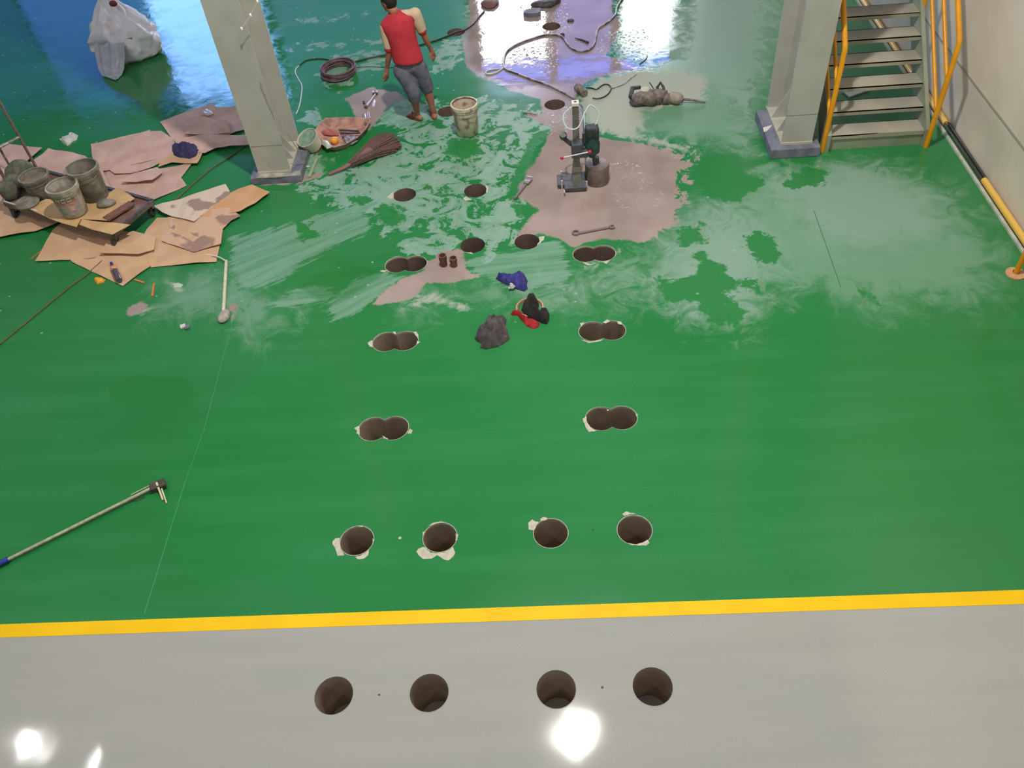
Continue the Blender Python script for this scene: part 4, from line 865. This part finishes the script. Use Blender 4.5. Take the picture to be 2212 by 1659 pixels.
cloth('red_rag', [(1103, 680), (1110, 674), (1120, 671), (1130, 680), (1142, 692), (1155, 692), (1166, 700), (1162, 708), (1152, 711), (1138, 705), (1126, 692), (1118, 682), (1108, 682)], .05, 'redrag', 'red rag curling below the black gloves', 'rag', 5.)
cloth('black_glove', [(1126, 670), (1132, 660), (1141, 648), (1158, 649), (1164, 658), (1163, 672), (1172, 685), (1165, 696), (1148, 692), (1134, 684)], .12, 'blackrag', 'black work glove lying on the salmon ring and red rag', 'glove', 9.)
cloth('black_glove', [(1160, 688), (1167, 674), (1180, 671), (1187, 680), (1186, 692), (1182, 701), (1168, 698)], .09, 'blackrag', 'smaller black work glove at the right of the red rag', 'glove', 14.)
for x, y, r, h, lb in ((959, 573, .036, .125, 'taller rusty pipe stub standing beside the double hole'), (981, 574, .034, .10, 'shorter rusty pipe stub standing right of its twin')):
    p = at(x, y); s_ = single(MB().lathe([(r*.72, .004), (r, 0), (r, h*.55), (r*1.12, h*.6), (r*1.12, h), (r*.85, h), (r*.8, h*.3), (.002, h*.3)], p, 20), 'pipe_stub', 'rust', lb, 'pipe', smooth=True)

# ------------------------------------------------------------------ core drill rig
bx_, by_ = at(1246, 398).x, at(1246, 398).y
rig = thing('core_drill', 'core drill rig with green motor standing on the brown slurry', 'drill', (bx_, by_, 0))
MB().box((bx_-.02, by_-.02, .035), (.24, .26, .045)).build('base_plate', 'castiron', rig, bevel=.006)
MB().box((bx_-.16, by_+.02, .045), (.10, .2, .03)).build('base_foot', 'castiron', rig, bevel=.005)
for dx, dy in ((-.16, -.08), (-.16, .1), (.1, -.12), (.1, .08)):
    MB().tube([(bx_+dx, by_+dy, 0), (bx_+dx, by_+dy, .11)], .011, 8).build('levelling_screw', 'chrome', rig)
MB().tube([(bx_-.14, by_-.12, .03), (bx_-.14, by_-.22, .05)], .008, 6).build('clamp_lever', 'chrome', rig)
MB().add([(bx_-.05, by_-.06, .05), (bx_+.06, by_-.06, .05), (bx_+.06, by_+.12, .05), (bx_-.05, by_+.12, .05), (bx_-.035, by_, .27), (bx_+.035, by_, .27), (bx_+.035, by_+.05, .27), (bx_-.035, by_+.05, .27)], [(3, 2, 1, 0), (4, 5, 6, 7), (0, 1, 5, 4), (1, 2, 6, 5), (2, 3, 7, 6), (3, 0, 4, 7)]).build('mast_bracket', 'mast', rig, bevel=.006)
MB().box((bx_, by_+.03, .48), (.062, .062, .86)).build('mast', 'mast', rig, bevel=.004)
for k in range(22): MB().box((bx_+.034, by_+.03, .2+k*.03), (.006, .018, .012)).build('rack_tooth', 'castiron', rig)
MB().box((bx_, by_+.03, .93), (.075, .075, .035)).build('mast_cap', 'whitepaint', rig, bevel=.004); MB().lathe([(.014, .0), (.001, .001)], (bx_, by_+.03, .9485), 10).build('cap_screw', 'black', rig)
MB().box((bx_+.01, by_+.01, .43), (.12, .13, .16)).build('carriage', 'castiron', rig, bevel=.01)
MB().beam((bx_-.04, by_+.02, .47), (bx_-.135, by_+.04, .55), .04, .03).build('carriage_arm', 'slagdark', rig)
MB().lathe([(0, 0), (.035, 0), (.04, .03), (.035, .06), (0, .06)], (bx_-.13, by_+.04, .55), 14, Matrix.Rotation(.5, 3, 'X')).build('pressure_tank', 'castiron', rig, smooth=True)
hub = Vector((bx_+.09, by_-.08, .42)); MB().lathe([(0, -.03), (.035, -.03), (.035, .03), (0, .03)], hub, 14, Matrix.Rotation(PI/2, 3, 'X')).build('feed_hub', 'castiron', rig, smooth=True)
k0 = pv(1214, 341, hub.y-.03); k1 = pv(1274, 328, hub.y-.03)
hl_ = MB().tube([k0, k1], .008, 8).build('feed_handle', 'chrome', rig, smooth=True)
for q in (k0, k1): MB().ball(q, .02, 12).build('knob', 'redknob', hl_, smooth=True)
mx, my = at(1290, 390).x-.0, by_+.02
mx2 = bx_+.165
MB().box((bx_+.1, my, .41), (.1, .09, .10)).build('motor_mount', 'castiron', rig, bevel=.008)
MB().lathe([(.0, .30), (.035, .30), (.055, .34), (.082, .36), (.085, .46), (.075, .48), (.075, .62), (.065, .64), (0, .64)], (mx2, my, 0.02), 20).build('motor_body', 'greenmotor', rig, smooth=True)
MB().box((mx2+.0, my-.02, .63), (.13, .13, .10)).build('motor_cap', 'darkrubber', rig, bevel=.015)
MB().beam((mx2-.075, my, .40), (mx2-.075, my, .60), .03, .05).build('motor_handle', 'slagdark', rig)
MB().tube([(mx2+.02, my, .31), (mx2+.035, my-.0, .19)], .02, 12).build('spindle', 'castiron', rig, smooth=True)
bp_ = at(1290, 391); BX, BY = bp_.x, bp_.y
cb = MB().lathe([(.122, .0), (.128, .0), (.128, .20), (.120, .215), (.03, .225), (.03, .235), (0.001, .235)], (BX, BY, 0), 36).build('core_barrel', 'barrel', rig, smooth=True)
MB().lathe([(.03, .22), (.03, .30), (.001, .30)], (BX-.01, BY+.0, 0), 16).build('barrel_hub', 'castiron', cb, smooth=True)
# water hose loops round the mast top
q0 = Vector((bx_, by_+.03, .80))
hpts = [at(1262, 240, .012), (bx_+.1, by_+.3, .4), (bx_+.07, by_+.12, .8), (bx_-.02, by_+.13, .84), (bx_-.12, by_+.07, .78), (bx_-.09, by_-.03, .7), (bx_+.02, by_-.04, .7), (bx_+.10, by_+.05, .82), (bx_+.16, by_+.1, .86), (bx_+.24, by_+.08, .78), (bx_+.22, by_+.05, .70), (mx2+.02, my, .66)]
MB().tube(smooth_path(hpts, 6), .0075, 6).build('supply_hose', 'whitecable', rig, smooth=True)
# spanners
aw = thing('adjustable_wrench', 'adjustable wrench on the slurry left of the drill', 'wrench', at(1130, 408))
MB().tube([at(1110, 431, .014), at(1136, 397, .014)], .012, 8, True, [.012, .016], .6).build('handle', 'toolsteel', aw, smooth=True)
MB().beam(at(1136, 397, .016), at(1145, 387, .016), .06, .026).build('head', 'toolsteel', aw, bevel=.004); MB().beam(at(1138, 382, .018), at(1150, 384, .018), .016, .024).build('fixed_jaw', 'chrome', aw, bevel=.003); MB().beam(at(1133, 391, .018), at(1145, 392, .018), .014, .024).build('sliding_jaw', 'chrome', aw, bevel=.003)
MB().lathe([(.012, 0), (.014, .004), (.014, .014), (.012, .018)], at(1111, 431, .004), 12, cap=True).build('hanging_eye', 'slagdark', aw)
cs_ = thing('combination_spanner', 'long combination spanner at the lower edge of the slurry', 'wrench', at(1285, 495))
MB().beam(at(1249, 504, .014), at(1316, 491, .014), .022, .012).build('shank', 'toolsteel', cs_, bevel=.003)
p = at(1244, 505); MB().lathe([(.024, 0), (.04, 0), (.042, .01), (.04, .022), (.024, .022), (.024, 0)], (p.x, p.y, .003), 18).build('ring_end', 'toolsteel', cs_, smooth=True)
MB().beam(at(1316, 491, .014), at(1321, 490, .014), .05, .016).build('jaw_end', 'toolsteel', cs_, bevel=.003); MB().beam(at(1320, 487, .014), at(1325, 486, .014), .018, .016).build('jaw_tip', 'toolsteel', cs_); MB().beam(at(1321, 493, .014), at(1328, 491, .014), .018, .016).build('jaw_tip', 'toolsteel', cs_)

# ------------------------------------------------------------------ demolition hammer and small motor
hm = thing('demolition_hammer', 'mud-caked demolition hammer with long chisel lying on the dusty floor', 'hammer', at(1410, 212))
def hp3(x, y, z): return at(x, y, z)
lump('motor_housing', hp3(1398, 210, .09), (.16, .11, .09), 'slag', '', '', 2., .3, parent=hm, fr=10)
lump('gear_housing', hp3(1420, 208, .09), (.14, .09, .085), 'slag', '', '', 6., .3, parent=hm, fr=10)
MB().tube([hp3(1432, 212, .07), hp3(1462, 213, .06)], .05, 12, True, [.07, .05]).build('barrel_tube', 'slag', hm, smooth=True)
MB().tube([hp3(1450, 210, .07), hp3(1466, 213, .07), hp3(1474, 213, .07)], .06, 14, True, [.07, .07, .045]).build('chuck', mat('dusty_chuck', (166, 154, 140), .7, c2=(140, 126, 114), scale=20), hm, smooth=True)
MB().tube([hp3(1473, 207, .05), hp3(1474, 217, .05)], .014, 8).build('locking_collar', 'slagdark', hm)
MB().tube([hp3(1474, 214, .06), hp3(1500, 217, .04), hp3(1524, 221, .015)], .016, 8, True, [.017, .014, .008]).build('chisel', 'slag', hm, smooth=True)
hh = MB(); hh.beam(hp3(1362, 210, .10), hp3(1366, 190, .12), .05, .05); hh.beam(hp3(1363, 191, .12), hp3(1384, 188, .12), .04, .04); hh.beam(hp3(1361, 210, .08), hp3(1378, 212, .08), .05, .05); hh.build('rear_handle', 'slagdark', hm, bevel=.01)
MB().tube([hp3(1419, 190, .16), hp3(1427, 178, .2), hp3(1434, 190, .18), hp3(1433, 203, .12)], .017, 8).build('side_handle', 'slagdark', hm, smooth=True); MB().tube([hp3(1419, 190, .16), hp3(1431, 202, .12)], .014, 8).build('side_handle_brace', 'slagdark', hm)
lump('pale_cap', hp3(1393, 194, .17), (.06, .05, .03), mat('pale_cap', (196, 192, 172), .6), '', '', 3., .15, parent=hm)
MB().tube([hp3(1403, 178, .22), hp3(1407, 184, .2), hp3(1412, 192, .16)], .006, 6).build('cord_stub', 'blackcable', hm)
lump('mud_crust', hp3(1378, 220, .04), (.10, .06, .05), 'slagdark', '', '', 8., .4, parent=hm, fr=12)
sm = thing('small_motor', 'small mud-covered electric motor lying by the black cable loop', 'motor', at(1256, 195))
MB().tube([at(1247, 188, .06), at(1255, 194, .06), at(1256, 195, .06), at(1263, 202, .055)], .05, 14, True, [.05, .05, .04, .045]).build('motor_body', 'slag', sm, smooth=True)
MB().tube([at(1241, 186, .06), at(1247, 188, .06)], .018, 8).build('motor_shaft', 'chrome', sm)

# ------------------------------------------------------------------ debris at the far wet area
def slab(name, pl, h, m, lb, cat='concrete'): return single(MB().prism([P2(x, y) for x, y in pl], 0.001, h), name, m, lb, cat)
slab('concrete_slice', [(1131, 36), (1137, 29), (1158, 26), (1168, 26), (1168, 33), (1162, 37), (1143, 38)], .06, 'plinth', 'grey flat concrete slice in the white reflection near the top')
lump('mud_heap', at(1182, 6, .02), (.2, .13, .06), 'slagdark', 'dark lumpy mud heap at the top edge by the bright reflection', 'mud', 3., .4)
lump('mud_heap', at(1058, 8, .02), (.12, .16, .05), mat('brown_heap', (120, 84, 78), .6), 'brown lump at the top edge left of the bright reflection', 'mud', 7., .3)
lump('stone_crumb', at(1232, 44, .012), (.045, .035, .02), 'slagdark', 'small dark stone on the wet slurry right of the far hole', 'stone', 5., .3)
lump('stone_crumb', at(1214, 76, .012), (.035, .03, .03), 'slagdark', 'small dark stone touching the hose bend', 'stone', 6., .3)
single(MB().tube([at(1242, 82, .012), at(1262, 88, .012), at(1270, 92, .014)], .012, 8, True, [.006, .014, .02]), 'hose_nozzle', 'slagdark', 'dark small nozzle inside the hose bend', 'nozzle', smooth=True)
cloth('foil_scrap', [(438, 240), (446, 236), (456, 240), (462, 246), (448, 250), (438, 247)], .02, 'foil', 'glinting foil scrap on the crumpled cardboard by the left column', 'foil', 5., z=.035, cs=30, step=.015)
single(MB().beam(at(1131, 241, .01), at(1160, 246, .01), .03, .012), 'wood_offcut', 'dustsplash', 'short pale wooden offcut left of the hole behind the drill', 'wood')

# ------------------------------------------------------------------ worker
def remesh(mb, name, m, parent, vox=.009, it=6):
    me = mb.mesh(name); o = bpy.data.objects.new(name, me); COL.objects.link(o)
    q = o.modifiers.new('r', 'REMESH'); q.mode = 'VOXEL'; q.voxel_size = vox
    q = o.modifiers.new('s', 'SMOOTH'); q.iterations = it; q.factor = .5
    bpy.context.view_layer.update(); dg = bpy.context.evaluated_depsgraph_get(); nm = bpy.data.meshes.new_from_object(o.evaluated_get(dg))
    bpy.data.objects.remove(o)
    off = Vector(parent['_o']); nm.transform(Matrix.Translation(-off)); nm.name = name
    for p_ in nm.polygons: p_.use_smooth = True
    nm.materials.clear(); nm.materials.append(M[m]); r = bpy.data.objects.new(name, nm); COL.objects.link(r); r.parent = parent; r['_o'] = tuple(off); return r
def cap(mb, pts, rad, n=14, flat=1.):
    mb.tube(pts, 1, n, True, rad, flat)
    for p_, r in zip(pts, rad): mb.ball(p_, (r, r, r), n)
FY = 9.28
fL, fR = at(903, 260), at(938, 257)
J = dict(hip=pv(884, 140, FY), neck=pv(851, 24, FY+.06), shL=pv(834, 62, FY+.03), shR=pv(897, 33, FY+.08), head=pv(839, 4, FY+.10))
wk = thing('person', 'barefoot worker in a red shirt with beige sleeves and grey shorts, seen from behind', 'person', ((fL.x+fR.x)/2, (fL.y+fR.y)/2, 0))
hipL, hipR = J['hip']+Vector((-.085, -.02, -.03)), J['hip']+Vector((.085, .02, 0))
ankL, ankR = fL+Vector((0, .02, .08)), fR+Vector((.0, .03, .09))
kneL = pv(893, 200, FY-.04); kneR = pv(922, 188, FY+.08)
elL, wrL, hdL = pv(841, 112, FY+.0), pv(836, 146, FY+.04), pv(835, 160, FY+.05)
elR, wrR, hdR = pv(914, 72, FY+.10), pv(929, 103, FY+.16), pv(934, 114, FY+.18)
body = MB()
cap(body, [J['hip']+Vector((0, 0, .02)), J['hip'].lerp(J['neck'], .5), J['neck']+Vector((0, 0, -.15))], [.105, .10, .09])
cap(body, [J['shL'], J['shR']], [.045, .045])
cap(body, [J['neck']+Vector((0, 0, -.08)), J['neck'], J['head']+Vector((0, -.01, -.05))], [.05, .05, .052])
# head: skull, jaw, nose, ears; face turned left and down
H_ = J['head']; face = Vector((-.82, .5, -.38)).normalized(); side = face.cross(Vector((0, 0, 1))).normalized(); upv = side.cross(face)
hm_ = Matrix((side, face, upv)).transposed()
body.ball(H_, (.072, .09, .095), 20, hm_); body.ball(H_+face*.035-upv*.045, (.05, .055, .055), 16, hm_)
body.tube([H_+face*.088+upv*.012, H_+face*.108-upv*.02], .011, 8, True, [.008, .013]); body.ball(H_+face*.08-upv*.055, (.02, .014, .009), 10, hm_); body.ball(H_+face*.078+upv*.03, (.045, .014, .009), 10, hm_)
for s_ in (-1, 1): body.ball(H_+side*s_*.073-face*.005-upv*.005, (.010, .018, .030), 10, hm_)
for sh, el, wr, hd, fdir in ((J['shL'], elL, wrL, hdL, Vector((-.1, .05, -1))), (J['shR'], elR, wrR, hdR, Vector((.3, .1, -1)))):
    cap(body, [sh, sh.lerp(el, .5), el, el.lerp(wr, .4), wr], [.05, .043, .036, .036, .024])
    fdir = fdir.normalized(); px_ = Vector((.55, .83, 0)); px_ = (px_-fdir*px_.dot(fdir)).normalized(); nrm = px_.cross(fdir)
    cap(body, [wr, hd], [.024, .03]); 
    pm_ = Matrix((px_, nrm, fdir)).transposed(); body.ball(hd, (.038, .017, .045), 12, pm_)
    for k, (o_, l_) in enumerate(((-.028, .062), (-.010, .074), (.009, .07), (.027, .056))):
        b0 = hd+px_*o_+fdir*.03; b1 = b0+fdir*l_*.5+nrm*.006+px_*o_*.15; b2 = b1+fdir*l_*.45+nrm*.018; cap(body, [b0, b1, b2], [.0095, .009, .0075], 8)
    b0 = hd-px_*.03-fdir*.012; cap(body, [b0, b0-px_*.022+fdir*.028+nrm*.006, b0-px_*.026+fdir*.055+nrm*.012], [.012, .010, .008], 8)
for hp_, kn, an, ft in ((hipL, kneL, ankL, Vector((-.75, .55, 0))), (hipR, kneR, ankR, Vector((-.25, .9, 0)))):
    cap(body, [hp_, hp_.lerp(kn, .5), kn, kn.lerp(an, .35), an.lerp(kn, .12), an], [.09, .075, .055, .053, .034, .034])
    ft = ft.normalized(); sd = Vector((ft.y, -ft.x, 0)); g = an.copy(); g.z = .03
    cap(body, [g-ft*.045, g+ft*.04+Vector((0, 0, .012)), g+ft*.12-Vector((0, 0, .004))], [.03, .034, .027])
    for k in range(5): cap(body, [g+ft*.13+sd*(k-2)*.013, g+ft*(.165-.006*abs(k-1))+sd*(k-2)*.015-Vector((0, 0, .014))], [.012, .009], 6)
remesh(body, 'body', 'skin', wk, .0062, 4)
hair = MB(); hair.ball(H_+upv*.012-face*.016, (.081, .094, .100), 22, hm_); hv = hair
hair.v = [v for v in hair.v]
hb = remesh(hair, 'hair', 'hair', wk, .01, 3)
# trim the hair cap away from face and neck by pushing it inside the head there
for v in hb.data.vertices:
    w_ = Vector(v.co)+Vector(wk['_o'])-H_; f_ = w_.dot(face); u_ = w_.dot(upv)
    if (u_ < .03 and f_ > .0) or u_ < -.085: v.co = v.co - (w_*.32)
    elif f_ > .05 and u_ < .05: v.co = v.co - (w_*.25)
shirt = MB(); hipc = J['hip']; top = J['neck']+Vector((0, 0, -.025))
def oval(c, a, b_, z, rot=0., n=28, wob=0.):
    return [Vector((c.x+a*math.cos(2*PI*k/n)*math.cos(rot)-b_*math.sin(2*PI*k/n)*math.sin(rot), c.y+a*math.cos(2*PI*k/n)*math.sin(rot)+b_*math.sin(2*PI*k/n)*math.cos(rot), z+wob*math.sin(4*PI*k/n))) for k in range(n)]
shdir = (J['shR']-J['shL']); rot = math.atan2(shdir.y, shdir.x)
zb_, zt_ = hipc.z+.055, top.z
for_ = []
tilt_ = (J['shR'].z-J['shL'].z)
for tt, a, b_ in ((0, .176, .145), (.08, .176, .148), (.3, .164, .138), (.55, .172, .135), (.75, .190, .135), (.88, .188, .12), (.96, .13, .095), (1.02, .075, .07)):
    c = hipc.lerp(top, tt); rg3 = oval(c, a, b_, zb_+(zt_-zb_)*tt, rot*min(1, tt*1.4))
    if tt > .5: rg3 = [v+Vector((0, 0, (v-c).dot(shdir.normalized())*tilt_/shdir.length*(tt-.5)*1.6)) for v in rg3]
    for_.append(rg3)
shirt.loft(for_)
cap(shirt, [J['shL']+Vector((.02, 0, -.01)), J['shR']+Vector((-.02, 0, -.01))], [.07, .07])
remesh(shirt, 'shirt', 'shirt', wk, .011, 5)
for sh, el in ((J['shL'], elL), (J['shR'], elR)):
    s_ = MB(); e = sh.lerp(el, .78); up_ = Vector((0, 0, .012))
    cap(s_, [sh+up_, sh.lerp(el, .4), e], [.072, .068, .058])
    cap(s_, [sh+up_, J['neck'].lerp(sh, .35)+Vector((0, 0, -.02))], [.06, .046])
    remesh(s_, 'sleeve', 'shirtbeige', wk, .011, 4)['label'] = 'beige sleeve'
    c_ = MB(); cap(c_, [sh.lerp(el, .80), sh.lerp(el, .86)], [.057, .055]); remesh(c_, 'sleeve_cuff', 'shirt', wk, .011, 2)
sh_ = MB()
cap(sh_, [hipc+Vector((-.035, 0, .0)), hipc+Vector((.04, 0, .01))], [.112, .112])
for hp_, kn, an, e in ((hipL, kneL, ankL, .32), (hipR, kneR, ankR, .12)):
    q = kn.lerp(an, e); cap(sh_, [hp_+Vector((0, 0, -.03)), hp_.lerp(kn, .5), kn], [.112, .096, .080]); sh_.tube([kn, q], 1, 16, True, [.080, .076])
remesh(sh_, 'shorts', 'shorts', wk, .011, 4)
for an, ft, mm in ((ankL, Vector((-.75, .55, 0)), 'sandal'), (ankR, Vector((-.25, .9, 0)), 'shoe')):
    ft = ft.normalized(); sd = Vector((ft.y, -ft.x, 0)); g = an.copy(); g.z = 0
    out = [g+ft*(.055+.125*math.cos(a)-.0)+sd*(.045+.008*math.cos(a))*math.sin(a) for a in [2*PI*k/20 for k in range(20)]]
    so = MB().prism([(v.x, v.y) for v in out], .001, .016).build('sandal', mm, wk)
    MB().tube([g+ft*.06-sd*.045+Vector((0, 0, .02)), g+ft*.08+Vector((0, 0, .075)), g+ft*.06+sd*.045+Vector((0, 0, .02))], .012, 8).build('strap', mm, so)

for o in bpy.data.objects:
    if '_o' in o: del o['_o']
